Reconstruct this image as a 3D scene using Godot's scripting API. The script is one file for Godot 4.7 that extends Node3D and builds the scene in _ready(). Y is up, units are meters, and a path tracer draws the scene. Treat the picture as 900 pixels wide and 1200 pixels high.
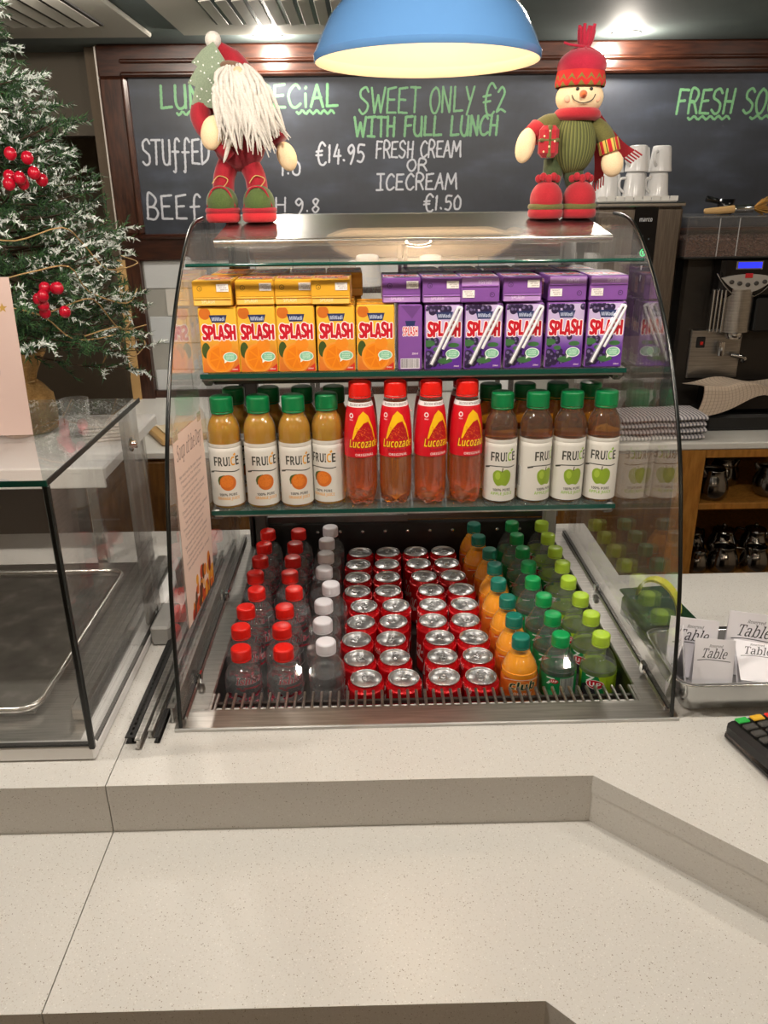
extends Node3D
# A cafe counter: open-fronted drinks display case with bottles, cans and cartons, two plush
# figures on top, chalkboard and coffee machines behind.  Units metres, y = 0 is the counter top.

const FLOOR_Y := -0.95
const CEIL_Y := 1.31
var M := {}
var taken := {}
var rng := RandomNumberGenerator.new()
var text_cache := {}

# ------------------------------------------------------------------ mesh collector
class MB:
	var v := PackedVector3Array()
	var n := PackedVector3Array()
	var t := PackedVector2Array()
	var ix := PackedInt32Array()

	func poly(p: Array, uv = null) -> void:   # flat face, corners counter-clockwise seen from outside
		var nn: Vector3 = (p[1] - p[0]).cross(p[2] - p[0]).normalized()
		var b := v.size()
		for i in p.size():
			v.append(p[i])
			n.append(nn)
			t.append(uv[i] if uv != null else Vector2(p[i].x + p[i].z, -p[i].y))
		for i in range(1, p.size() - 1):
			ix.append_array(PackedInt32Array([b, b + i + 1, b + i]))

	func face(p: Array, centre: Vector3, uv = null) -> void:   # turns the face outward from centre
		var c := Vector3.ZERO
		for q in p:
			c += q
		c /= p.size()
		var nn: Vector3 = (p[1] - p[0]).cross(p[2] - p[0])
		if nn.dot(c - centre) < 0.0:
			p.reverse()
			if uv != null:
				uv.reverse()
		poly(p, uv)

	func grid(P: Array, U = null) -> void:   # rows of points, columns to the right, rows upward seen from outside
		var b := v.size()
		var w: int = P[0].size()
		var h: int = P.size()
		var nn := PackedVector3Array()
		nn.resize(w * h)
		for j in h - 1:
			for k in w - 1:
				var a: Vector3 = P[j][k]
				var c: Vector3 = P[j][k + 1]
				var d: Vector3 = P[j + 1][k + 1]
				var e: Vector3 = P[j + 1][k]
				var f := (d - a).cross(e - c)
				nn[j * w + k] += f
				nn[j * w + k + 1] += f
				nn[(j + 1) * w + k] += f
				nn[(j + 1) * w + k + 1] += f
		for j in h:
			var same: bool = P[j][0].distance_to(P[j][w - 1]) < 1e-6
			if same:
				var s := nn[j * w] + nn[j * w + w - 1]
				nn[j * w] = s
				nn[j * w + w - 1] = s
			for k in w:
				v.append(P[j][k])
				n.append(nn[j * w + k].normalized() if nn[j * w + k].length() > 1e-14 else Vector3.UP)
				t.append(U[j][k] if U != null else Vector2(float(k) / (w - 1), 1.0 - float(j) / (h - 1)))
		for j in h - 1:
			for k in w - 1:
				var a := b + j * w + k
				ix.append_array(PackedInt32Array([a, a + w + 1, a + 1, a, a + w, a + w + 1]))

	func lathe(prof: Array, seg := 24, a0 := -PI, a1 := PI, centre := Vector3.ZERO) -> void:
		# prof: Vector2(radius, height) from the bottom up the outside; a repeated point makes a hard edge
		var lo := 1e9
		var hi := -1e9
		for p in prof:
			lo = minf(lo, p.y)
			hi = maxf(hi, p.y)
		var run := []
		var runs := []
		for i in prof.size():
			if i > 0 and prof[i].distance_to(prof[i - 1]) < 1e-7:
				runs.append(run)
				run = []
			run.append(prof[i])
		runs.append(run)
		for rn in runs:
			if rn.size() < 2:
				continue
			var b := v.size()
			for j in rn.size():
				var d := Vector2.ZERO
				if j > 0:
					d += (rn[j] - rn[j - 1]).normalized()
				if j < rn.size() - 1:
					d += (rn[j + 1] - rn[j]).normalized()
				d = d.normalized()
				for k in seg + 1:
					var a := lerpf(a0, a1, float(k) / seg)
					v.append(centre + Vector3(rn[j].x * sin(a), rn[j].y, rn[j].x * cos(a)))
					n.append(Vector3(d.y * sin(a), -d.x, d.y * cos(a)))
					t.append(Vector2(float(k) / seg, 1.0 - (rn[j].y - lo) / maxf(hi - lo, 1e-6)))
			for j in rn.size() - 1:
				for k in seg:
					var a: int = b + j * (seg + 1) + k
					ix.append_array(PackedInt32Array([a, a + seg + 2, a + 1, a, a + seg + 1, a + seg + 2]))

	func box(c: Vector3, s: Vector3, b := 0.0) -> void:
		var h := s / 2.0
		b = minf(b, minf(h.x, minf(h.y, h.z)) * 0.9)
		var q := {}
		for sx in [-1, 1]:
			for sy in [-1, 1]:
				for sz in [-1, 1]:
					for a in 3:
						var p := Vector3(sx * (h.x - b), sy * (h.y - b), sz * (h.z - b))
						p[a] = [sx, sy, sz][a] * h[a]
						q[[sx, sy, sz, a]] = c + p
		for a in 3:
			for s1 in [-1, 1]:
				var l := []
				for o in [[-1, -1], [1, -1], [1, 1], [-1, 1]]:
					var k := [0, 0, 0, a]
					k[a] = s1
					k[(a + 1) % 3] = o[0]
					k[(a + 2) % 3] = o[1]
					l.append(q[k])
				face(l, c)
		if b <= 0.0:
			return
		for a in 3:   # edges that run along axis a
			var d := (a + 1) % 3
			var e := (a + 2) % 3
			for s1 in [-1, 1]:
				for s2 in [-1, 1]:
					var l := []
					for o in [[-1, d], [1, d], [1, e], [-1, e]]:
						var k := [0, 0, 0, o[1]]
						k[a] = o[0]
						k[d] = s1
						k[e] = s2
						l.append(q[k])
					face(l, c)
		for sx in [-1, 1]:
			for sy in [-1, 1]:
				for sz in [-1, 1]:
					face([q[[sx, sy, sz, 0]], q[[sx, sy, sz, 1]], q[[sx, sy, sz, 2]]], c)

	func bar(a: Vector3, b: Vector3) -> void:
		box((a + b) / 2.0, (b - a).abs(), 0.0)

	func tube(p: Array, r, seg := 8, caps := true) -> void:
		var rows := []
		var x := Vector3.ZERO
		for i in p.size():
			var d: Vector3 = (p[mini(i + 1, p.size() - 1)] - p[maxi(i - 1, 0)]).normalized()
			if i == 0:
				x = d.cross(Vector3.UP if absf(d.y) < 0.9 else Vector3.RIGHT).normalized()
			else:
				x = (x - d * x.dot(d)).normalized()
			var y := d.cross(x)
			var rr: float = r[i] if r is Array else r
			var row := PackedVector3Array()
			for k in seg + 1:
				var a := TAU * (k % seg) / seg
				row.append(p[i] + (x * cos(a) + y * sin(a)) * rr)
			rows.append(row)
		if caps:
			for e in [0, 1]:
				var row := PackedVector3Array()
				for k in seg + 1:
					row.append(p[0] if e == 0 else p[p.size() - 1])
				if e == 0:
					rows.push_front(row)
				else:
					rows.append(row)
		grid(rows)

	func ball(c: Vector3, r: Vector3, seg := 16, rings := 10, bas := Basis.IDENTITY) -> void:
		var rows := []
		for j in rings + 1:
			var f := -PI / 2 + PI * j / rings
			var row := PackedVector3Array()
			for k in seg + 1:
				var a := TAU * (k % seg) / seg
				row.append(c + bas * (Vector3(cos(f) * sin(a), sin(f), cos(f) * cos(a)) * r))
			rows.append(row)
		grid(rows)

	func prism(o: PackedVector2Array, z0: float, z1: float, uvbox = null) -> void:   # outline in x, y drawn out along z
		if Geometry2D.is_polygon_clockwise(o):
			o = o.duplicate()
			o.reverse()
		var tri := Geometry2D.triangulate_polygon(o)
		for e in [0, 1]:
			for i in range(0, tri.size(), 3):
				var l := []
				var u := []
				for k in 3:
					var q := o[tri[i + k]]
					l.append(Vector3(q.x, q.y, z1 if e else z0))
					u.append(Vector2((q.x - uvbox.position.x) / uvbox.size.x, 1.0 - (q.y - uvbox.position.y) / uvbox.size.y) if uvbox != null else Vector2(q.x, -q.y))
				var nz: float = (l[1] - l[0]).cross(l[2] - l[0]).z
				if (nz > 0.0) != (e == 1):
					l.reverse()
					u.reverse()
				poly(l, u)
		for i in o.size():
			var a := o[i]
			var b := o[(i + 1) % o.size()]
			poly([Vector3(a.x, a.y, z0), Vector3(b.x, b.y, z0), Vector3(b.x, b.y, z1), Vector3(a.x, a.y, z1)], [Vector2(0, 0), Vector2(0, 0), Vector2(0, 0), Vector2(0, 0)] if uvbox != null else null)

	func add(o: MB, x: Transform3D) -> void:
		var b := v.size()
		for i in o.v.size():
			v.append(x * o.v[i])
			n.append((x.basis * o.n[i]).normalized())
			t.append(o.t[i])
		for i in o.ix:
			ix.append(b + i)

	func mesh() -> ArrayMesh:
		var m := ArrayMesh.new()
		into(m, null)
		return m

	func into(m: ArrayMesh, mat) -> void:
		var a := []
		a.resize(Mesh.ARRAY_MAX)
		a[Mesh.ARRAY_VERTEX] = v
		a[Mesh.ARRAY_NORMAL] = n
		a[Mesh.ARRAY_TEX_UV] = t
		a[Mesh.ARRAY_INDEX] = ix
		m.add_surface_from_arrays(Mesh.PRIMITIVE_TRIANGLES, a)
		if mat != null:
			m.surface_set_material(m.get_surface_count() - 1, mat)


# ------------------------------------------------------------------ scene graph helpers
func numbered(called: String) -> String:
	var k: int = taken.get(called, 0)
	taken[called] = k + 1
	return called if k == 0 else "%s_%03d" % [called, k]

func tag(o: Node3D, label: String, category: String, group := "") -> void:
	o.set_meta("label", label)
	o.set_meta("category", category)
	if group != "":
		o.set_meta("group", group)

func thing(called: String, label: String, category: String, at := Vector3.ZERO, turn := 0.0, group := "") -> Node3D:
	var o := Node3D.new()
	o.name = numbered(called)
	add_child(o, true)
	o.position = at
	o.rotation.y = turn
	tag(o, label, category, group)
	return o

func part(parent: Node3D, called: String, mb, m, label := "") -> MeshInstance3D:
	var o := MeshInstance3D.new()
	o.name = called
	o.mesh = mb.mesh() if mb is MB else mb
	if m != null:
		o.material_override = m
	parent.add_child(o, true)
	if label != "":
		o.set_meta("label", label)
	return o

func solo(called: String, label: String, category: String, mb, m, at := Vector3.ZERO, turn := 0.0, group := "") -> MeshInstance3D:
	var o := MeshInstance3D.new()
	o.name = numbered(called)
	o.mesh = mb.mesh() if mb is MB else mb
	if m != null:
		o.material_override = m
	add_child(o, true)
	o.position = at
	o.rotation.y = turn
	tag(o, label, category, group)
	return o

func struct(called: String, mb: MB, m) -> MeshInstance3D:
	var o := MeshInstance3D.new()
	o.name = called
	o.mesh = mb.mesh()
	o.material_override = m
	add_child(o, true)
	o.set_meta("kind", "structure")
	return o

func copy(o: Node3D, at: Vector3, turn: float, label: String) -> Node3D:
	var base: String = o.name
	if base.length() > 4 and base[-4] == "_" and base.right(3).is_valid_int():
		base = base.left(-4)
	var c: Node3D = o.duplicate()
	c.name = numbered(base)
	add_child(c, true)
	c.position = at
	c.rotation.y = turn
	c.set_meta("label", label)
	return c

func boxm(c: Vector3, s: Vector3, b := 0.0) -> MB:
	var m := MB.new()
	m.box(c, s, b)
	return m

func barm(a: Vector3, b: Vector3, bev := 0.0) -> MB:
	return boxm((a + b) / 2.0, (b - a).abs(), bev)

func ballm(c: Vector3, r: Vector3, seg := 16, rings := 10, bas := Basis.IDENTITY) -> MB:
	var m := MB.new()
	m.ball(c, r, seg, rings, bas)
	return m

func tubem(p: Array, r, seg := 8) -> MB:
	var m := MB.new()
	m.tube(p, r, seg)
	return m

func lathem(p: Array, seg := 24, a0 := -PI, a1 := PI) -> MB:
	var m := MB.new()
	m.lathe(p, seg, a0, a1)
	return m

func smooth(p: Array, step := 4) -> Array:   # Catmull-Rom through the points
	var o := []
	for i in p.size() - 1:
		var a = p[maxi(i - 1, 0)]
		var b = p[i]
		var c = p[i + 1]
		var d = p[mini(i + 2, p.size() - 1)]
		for k in step:
			o.append(b.cubic_interpolate(c, a, d, float(k) / step))
	o.append(p[p.size() - 1])
	return o

func ordinal(i: int) -> String:
	return ["first", "second", "third", "fourth", "fifth", "sixth", "seventh", "eighth", "ninth", "tenth", "eleventh", "twelfth"][i]

# ------------------------------------------------------------------ materials
func mat(col: Color, rough := 0.5, metal := 0.0) -> StandardMaterial3D:
	var m := StandardMaterial3D.new()
	m.albedo_color = col
	m.roughness = rough
	m.metallic = metal
	return m

func c8(r: int, g: int, b: int) -> Color:
	return Color(r / 255.0, g / 255.0, b / 255.0)

func tmat(im: Image, rough := 0.5, metal := 0.0) -> StandardMaterial3D:
	var m := mat(Color.WHITE, rough, metal)
	m.albedo_texture = ImageTexture.create_from_image(im)
	m.texture_repeat = false
	return m

func triplanar(m: StandardMaterial3D, tex: Texture2D, scale: Vector3, world := true) -> StandardMaterial3D:
	m.albedo_texture = tex
	m.uv1_triplanar = true
	m.uv1_world_triplanar = world
	m.uv1_scale = scale
	return m

func noise_tex(size: int, freq: float, ramp: Array, kind := FastNoiseLite.TYPE_SIMPLEX_SMOOTH, octaves := 4, sd := 1) -> NoiseTexture2D:
	var f := FastNoiseLite.new()
	f.seed = sd
	f.noise_type = kind
	f.frequency = freq
	f.fractal_octaves = octaves
	var t := NoiseTexture2D.new()
	t.width = size
	t.height = size
	t.seamless = true
	t.noise = f
	var g := Gradient.new()
	g.offsets = PackedFloat32Array()
	var off := PackedFloat32Array()
	var cols := PackedColorArray()
	for r in ramp:
		off.append(r[0])
		cols.append(r[1])
	g.offsets = off
	g.colors = cols
	t.color_ramp = g
	return t

func glow(col: Color, energy: float) -> StandardMaterial3D:
	var m := mat(col, 0.5)
	m.emission_enabled = true
	m.emission = col
	m.emission_energy_multiplier = energy
	return m

func pane(col: Color, alpha: float, rough := 0.02) -> StandardMaterial3D:
	var m := mat(Color(col.r, col.g, col.b, alpha), rough)
	m.transparency = BaseMaterial3D.TRANSPARENCY_ALPHA
	return m

func liquid(col: Color, alpha := 0.0, rough := 0.02, scale := 0.033) -> StandardMaterial3D:
	var m := mat(Color(col.r, col.g, col.b, alpha), rough)
	m.refraction_enabled = true
	m.refraction_scale = scale
	return m

# ------------------------------------------------------------------ drawing print into images
func canvas(w: int, h: int, col: Color) -> Image:
	var im := Image.create_empty(w, h, false, Image.FORMAT_RGBA8)
	im.fill(col)
	return im

func fill_poly(im: Image, p: Array, col: Color) -> void:
	var lo := 1e9
	var hi := -1e9
	for q in p:
		lo = minf(lo, q.y)
		hi = maxf(hi, q.y)
	for y in range(maxi(0, int(floor(lo))), mini(im.get_height() - 1, int(ceil(hi))) + 1):
		var yy := y + 0.5
		var xs := []
		for i in p.size():
			var a: Vector2 = p[i]
			var b: Vector2 = p[(i + 1) % p.size()]
			if (a.y <= yy) != (b.y <= yy):
				xs.append(a.x + (yy - a.y) / (b.y - a.y) * (b.x - a.x))
		xs.sort()
		for i in range(0, xs.size() - 1, 2):
			var x0 := int(round(xs[i]))
			var x1 := int(round(xs[i + 1]))
			if x1 > x0:
				im.fill_rect(Rect2i(x0, y, x1 - x0, 1), col)

func disc(im: Image, x: float, y: float, rx: float, ry: float, col: Color) -> void:
	for j in range(int(floor(y - ry)), int(ceil(y + ry)) + 1):
		var q := (j + 0.5 - y) / ry
		if absf(q) < 1.0:
			var w := rx * sqrt(1.0 - q * q)
			var x0 := int(round(x - w))
			var x1 := int(round(x + w))
			if x1 > x0:
				im.fill_rect(Rect2i(x0, j, x1 - x0, 1), col)

func stroke(im: Image, p: Array, r: float, col: Color, gaps := 0.0) -> void:
	for i in p.size() - 1:
		var l: float = p[i].distance_to(p[i + 1])
		var k := maxi(1, int(l / maxf(r * 0.5, 0.7)))
		for s in k + 1:
			if gaps > 0.0 and rng.randf() < gaps:
				continue
			var q: Vector2 = p[i].lerp(p[i + 1], float(s) / k)
			disc(im, q.x, q.y, r, r, col)

func glyphs(s: String, font: String, weight: int) -> Array:   # [triangle corners, bounds]
	var key := s + font + str(weight)
	if text_cache.has(key):
		return text_cache[key]
	var f := SystemFont.new()
	f.font_names = PackedStringArray([font])
	f.font_weight = weight
	var tm := TextMesh.new()
	tm.font = f
	tm.font_size = 64
	tm.pixel_size = 1.0
	tm.depth = 0.0
	tm.curve_step = 1.5
	tm.text = s
	var a := tm.get_mesh_arrays()
	var out := PackedVector2Array()
	var b := Rect2()
	if a.size() and a[Mesh.ARRAY_VERTEX] != null:
		var vv: PackedVector3Array = a[Mesh.ARRAY_VERTEX]
		var idx = a[Mesh.ARRAY_INDEX]
		if idx == null or idx.size() == 0:
			idx = range(vv.size())
		for i in idx:
			out.append(Vector2(vv[i].x, -vv[i].y))
		if out.size():
			b = Rect2(out[0], Vector2.ZERO)
			for q in out:
				b = b.expand(q)
	text_cache[key] = [out, b]
	return text_cache[key]

func write(im: Image, s: String, x: float, y: float, w: float, h: float, col: Color, bold := true, shear := 0.0, outline := 0.0, ocol := Color.WHITE, font := "Droid Sans", turn := 0.0) -> void:
	var g := glyphs(s, font, 700 if bold else 400)
	var tri: PackedVector2Array = g[0]
	var b: Rect2 = g[1]
	if tri.size() == 0:
		return
	var k := Vector2(w / b.size.x, h / b.size.y)
	var pts := PackedVector2Array()
	for q in tri:
		var p := (q - b.position) * k
		p.x += (h - p.y) * shear
		if turn != 0.0:
			p = (p - Vector2(w, h) / 2).rotated(turn) + Vector2(w, h) / 2
		pts.append(p + Vector2(x, y))
	var passes := [[Vector2.ZERO, col]]
	if outline > 0.0:
		passes = []
		for a in 12:
			passes.append([Vector2.from_angle(TAU * a / 12) * outline, ocol])
		passes.append([Vector2.ZERO, col])
	for ps in passes:
		for i in range(0, pts.size(), 3):
			fill_poly(im, [pts[i] + ps[0], pts[i + 1] + ps[0], pts[i + 2] + ps[0]], ps[1])

func barcode(im: Image, r: Rect2i, ink: Color, paper: Color) -> void:
	im.fill_rect(r, paper)
	var x := r.position.x + 4
	while x < r.end.x - 6:
		var w := rng.randi_range(1, 4)
		im.fill_rect(Rect2i(x, r.position.y + 4, w, r.size.y - 12), ink)
		x += w + rng.randi_range(2, 4)

func hand(im: Image, s: String, x0: float, x1: float, y: float, h: float, r: float, col: Color, lean := 0.06) -> void:
	# chalk capitals: strokes in a unit box, y up
	var F := {
		"A": [[0, 0, .5, 1.0, 1, 0], [.18, .38, .85, .42]], "B": [[.1, 0, .12, 1.05, .6, 1, .8, .78, .55, .55, .15, .52, .7, .48, .95, .22, .65, -.02, .0, .02]],
		"C": [[.95, .85, .6, 1, .2, .8, .05, .45, .25, .08, .6, 0, 1, .15]], "D": [[.1, 0, .12, 1, .6, .95, .95, .6, .8, .2, .1, 0]],
		"E": [[.9, 1, .1, .96, .1, .02, .95, 0], [.1, .52, .75, .52]], "F": [[.15, 0, .18, 1, 1, 1], [.15, .52, .8, .55]],
		"H": [[.1, 0, .1, 1], [.9, 0, .92, 1], [.1, .5, .9, .5]], "I": [[.5, 0, .5, 1], [.05, 0, .95, 0], [.05, 1, .95, 1]], "i": [[.5, 0, .5, .62], [.5, .85, .5, .9]],
		"L": [[.15, 1, .12, .02, 1, .05]], "M": [[.02, 0, .15, 1, .5, .35, .85, 1, 1, 0]], "N": [[.1, 0, .1, 1, .9, 0, .9, 1]],
		"O": [[.5, 1, .12, .8, .03, .4, .3, 0, .7, 0, .97, .4, .85, .85, .5, 1]], "P": [[.12, 0, .12, 1, .7, 1, .95, .75, .7, .5, .12, .48]],
		"R": [[.1, 0, .12, 1, .7, 1, .9, .75, .6, .5, .12, .48, .5, .5, .98, 0]], "S": [[.92, .85, .6, 1.02, .15, .9, .12, .65, .5, .52, .88, .35, .8, .08, .4, -.02, .02, .12]],
		"T": [[.5, 0, .5, 1], [0, 1, 1, 1]], "U": [[.1, 1, .08, .3, .3, .02, .7, .02, .92, .3, .92, 1, .95, 0]], "W": [[0, 1, .25, 0, .5, .7, .75, 0, 1, 1]], "Y": [[.05, 1, .5, .5], [.95, 1, .3, -.1]],
		"f": [[.95, .9, .65, 1.05, .45, .8, .45, -.25, .2, -.3], [.1, .5, .85, .5]],
		"0": [[.5, 1, .1, .7, .15, .15, .5, 0, .85, .15, .9, .7, .5, 1]], "1": [[.4, .85, .55, 1, .5, 0]], "2": [[.1, .8, .5, 1, .85, .75, .5, .35, .1, 0, .5, .1, 1, 0]],
		"4": [[.5, 1, .1, .35, 1, .38], [.7, .7, .68, -.1]], "5": [[.9, 1, .25, 1, .2, .58, .6, .6, .9, .35, .6, 0, .1, .05]], "8": [[.8, .85, .5, 1, .2, .8, .5, .52, .85, .25, .5, 0, .15, .22, .5, .52, .8, .85]],
		"9": [[.85, .8, .5, 1, .15, .75, .45, .5, .85, .75, .8, .3, .5, -.1]], ".": [[.4, .12, .5, .1]], "-": [[.1, .45, .8, .45]],
		"€": [[1.0, .95, .6, 1.15, .2, .9, .12, .4, .35, -.05, .8, -.15, 1.05, 0], [-.15, .62, .6, .66], [-.15, .4, .55, .44]],
	}
	var wide := {"i": .35, ".": .3, "1": .45, "-": .5, "I": .75, "W": 1.15, "M": 1.15, " ": .55}
	var total := 0.0
	for ch in s:
		total += wide.get(ch, 0.8) + 0.18
	total -= 0.18
	var k := (x1 - x0) / total
	var x := x0
	for ch in s:
		var w: float = wide.get(ch, 0.8) * k
		if F.has(ch):
			for pl in F[ch]:
				var p := []
				for i in range(0, pl.size(), 2):
					p.append(Vector2(x + pl[i] * w + pl[i + 1] * h * lean + rng.randf_range(-.02, .02) * h, y - pl[i + 1] * h + rng.randf_range(-.02, .02) * h))
				stroke(im, smooth(p, 5) if p.size() > 3 and not ch in "ENMWAHLFT" else p, r, col, 0.04)
		x += w + 0.18 * k

# ------------------------------------------------------------------ the scene
func _ready() -> void:
	rng.seed = 7
	# camera
	var cam := Camera3D.new()
	cam.name = "camera"
	add_child(cam)
	var p := deg_to_rad(21.68)
	var yw := deg_to_rad(1.05)
	var ro := deg_to_rad(-0.665)
	var fwd := Vector3(sin(yw) * cos(p), -sin(p), -cos(yw) * cos(p))
	var rt := Vector3(cos(yw), 0, sin(yw))
	var up := rt.cross(fwd)
	cam.transform = Transform3D(Basis(rt * cos(ro) + up * sin(ro), -rt * sin(ro) + up * cos(ro), -fwd), Vector3(0, 0.785, 1.05))
	cam.fov = 65.6
	cam.near = 0.02
	cam.far = 60.0
	cam.current = true
	# environment: a closed room, no sky in view
	var we := WorldEnvironment.new()
	we.name = "world"
	var env := Environment.new()
	env.background_mode = Environment.BG_COLOR
	env.background_color = Color(0.02, 0.02, 0.02)
	env.tonemap_mode = Environment.TONE_MAPPER_LINEAR
	env.tonemap_exposure = 1.36
	env.sdfgi_enabled = true
	env.ssao_enabled = true
	env.ssil_enabled = true
	we.environment = env
	add_child(we)

	materials()
	room()
	ceiling_fittings()
	counters()
	chalkboard()
	drinks_case()
	warmer_case()
	cartons()
	shelf_bottles()
	deck_drinks()
	pendant()
	santa()
	snowman()
	fir_tree()
	left_things()
	right_cabinet()
	machines()
	right_things()


func lamp(at: Vector3, col: Color, energy: float, size: float, called := "lamp_light") -> void:
	var l := OmniLight3D.new()
	l.name = called
	add_child(l, true)
	l.position = at
	l.light_color = col
	l.light_energy = energy
	l.light_size = size
	l.omni_range = 12.0
	l.omni_attenuation = 2.0
	l.shadow_enabled = true


func materials() -> void:
	# stone: pale quartz with fine flecks
	var st := canvas(512, 512, c8(204, 202, 198))
	for i in 9000:
		var k := rng.randf()
		var col := c8(186, 180, 172) if k < 0.5 else (c8(222, 220, 216) if k < 0.85 else c8(128, 118, 108))
		var s := 1 if rng.randf() < 0.7 else 2
		st.fill_rect(Rect2i(rng.randi_range(0, 510), rng.randi_range(0, 510), s, s), col)
	M.stone = triplanar(mat(Color.WHITE, 0.32), ImageTexture.create_from_image(st), Vector3.ONE * 3.3)
	M.steel = mat(c8(196, 194, 190), 0.24, 1.0)
	var br := noise_tex(256, 0.02, [[0.0, c8(165, 163, 160)], [1.0, c8(205, 203, 200)]], FastNoiseLite.TYPE_SIMPLEX_SMOOTH, 3, 5)
	M.brushed = triplanar(mat(Color.WHITE, 0.3, 1.0), br, Vector3(1.5, 30, 30))
	M.steel_dark = mat(c8(120, 118, 116), 0.35, 1.0)
	M.chrome = mat(c8(215, 215, 215), 0.12, 1.0)
	M.jug = mat(c8(132, 130, 128), 0.14, 1.0)
	M.boiler = triplanar(mat(Color.WHITE, 0.34, 1.0), br, Vector3(30, 1.5, 30))
	M.boiler.albedo_color = c8(176, 166, 156)
	M.black = mat(c8(22, 22, 23), 0.45)
	M.black_gloss = mat(c8(14, 14, 16), 0.12)
	M.dark_grey = mat(c8(62, 60, 58), 0.5)
	M.grey_paint = mat(c8(150, 150, 148), 0.45)
	M.white_paint = mat(c8(222, 222, 218), 0.4)
	M.white_gloss = mat(c8(232, 232, 232), 0.15)
	M.glass = pane(Color.WHITE, 0.02, 0.0)
	M.glass_shelf = pane(c8(190, 225, 215), 0.06, 0.0)
	M.edge_dark = mat(c8(4, 8, 7), 0.28)
	M.edge_teal = mat(c8(16, 68, 58), 0.1)
	M.wood_dark = triplanar(mat(Color.WHITE, 0.3), noise_tex(512, 0.012, [[0.0, c8(34, 16, 10)], [0.5, c8(54, 27, 17)], [1.0, c8(70, 38, 24)]], FastNoiseLite.TYPE_SIMPLEX, 5, 3), Vector3(1.2, 9, 9))
	M.wood_dark_v = triplanar(mat(Color.WHITE, 0.3), noise_tex(512, 0.012, [[0.0, c8(40, 21, 14)], [0.5, c8(64, 35, 23)], [1.0, c8(82, 47, 31)]], FastNoiseLite.TYPE_SIMPLEX, 5, 4), Vector3(9, 1.2, 9))
	M.wood_oak = triplanar(mat(Color.WHITE, 0.4), noise_tex(512, 0.012, [[0.0, c8(140, 92, 36)], [0.5, c8(166, 114, 48)], [1.0, c8(182, 130, 62)]], FastNoiseLite.TYPE_SIMPLEX, 5, 6), Vector3(8, 1.2, 8))
	M.wood_brown = triplanar(mat(Color.WHITE, 0.4), noise_tex(512, 0.012, [[0.0, c8(92, 58, 20)], [0.5, c8(112, 74, 28)], [1.0, c8(128, 88, 38)]], FastNoiseLite.TYPE_SIMPLEX, 5, 8), Vector3(8, 1.2, 8))
	M.wood_pale = mat(c8(206, 168, 112), 0.5)
	M.cream = triplanar(mat(Color.WHITE, 0.95), noise_tex(128, 0.15, [[0.0, c8(218, 190, 150)], [1.0, c8(232, 208, 172)]], FastNoiseLite.TYPE_SIMPLEX, 2, 9), Vector3.ONE * 20, false)
	M.beige_wall = mat(c8(196, 180, 158), 0.9)
	M.ceiling = triplanar(mat(Color.WHITE, 0.7), noise_tex(256, 0.01, [[0.0, c8(84, 96, 96)], [1.0, c8(98, 110, 108)]], FastNoiseLite.TYPE_SIMPLEX, 3, 11), Vector3.ONE * 0.8)
	M.floor = mat(c8(110, 96, 84), 0.6)
	M.top_steel = mat(c8(168, 168, 164), 0.27, 1.0)
	M.pan_steel = mat(c8(190, 190, 188), 0.22, 1.0)
	M.tray = triplanar(mat(Color.WHITE, 0.42, 0.9), noise_tex(256, 0.015, [[0.0, c8(96, 94, 90)], [0.6, c8(120, 118, 113)], [1.0, c8(150, 148, 142)]], FastNoiseLite.TYPE_SIMPLEX, 5, 13), Vector3.ONE * 3.0)
	M.alu = mat(c8(206, 206, 208), 0.3, 1.0)
	M.pet = pane(c8(235, 240, 240), 0.03, 0.03)
	M.water = pane(c8(150, 158, 164), 0.07, 0.02)
	M.amber = liquid(c8(255, 148, 8), 0.1)
	M.juice_apple = liquid(c8(214, 138, 26), 0.06)
	M.juice_orange = mat(c8(170, 124, 8), 0.25)
	M.soda_orange = mat(c8(250, 164, 10), 0.2)
	M.juice_orange.subsurf_scatter_enabled = true
	M.juice_orange.subsurf_scatter_strength = 0.4
	M.cap_green = mat(c8(6, 112, 60), 0.3)
	M.cap_red = mat(c8(226, 28, 18), 0.3)
	M.cap_white = mat(c8(226, 224, 232), 0.35)
	M.cap_teal = mat(c8(20, 122, 104), 0.3)
	M.cap_emerald = mat(c8(12, 158, 84), 0.3)
	M.cap_lime = mat(c8(176, 214, 62), 0.3)
	M.orange_card = mat(c8(236, 170, 60), 0.3)
	M.purple_card = mat(c8(150, 96, 178), 0.3)
	M.paper = mat(c8(232, 230, 236), 0.85)


func slab(o: PackedVector2Array, y0: float, y1: float) -> MB:   # outline in x, z drawn up from y0 to y1
	var a := MB.new()
	var q := PackedVector2Array()
	for s in o:
		q.append(Vector2(s.x, -s.y))
	a.prism(q, y0, y1)
	var b := MB.new()
	b.add(a, Transform3D(Basis(Vector3.RIGHT, Vector3(0, 0, -1), Vector3.UP), Vector3.ZERO))
	return b


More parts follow.
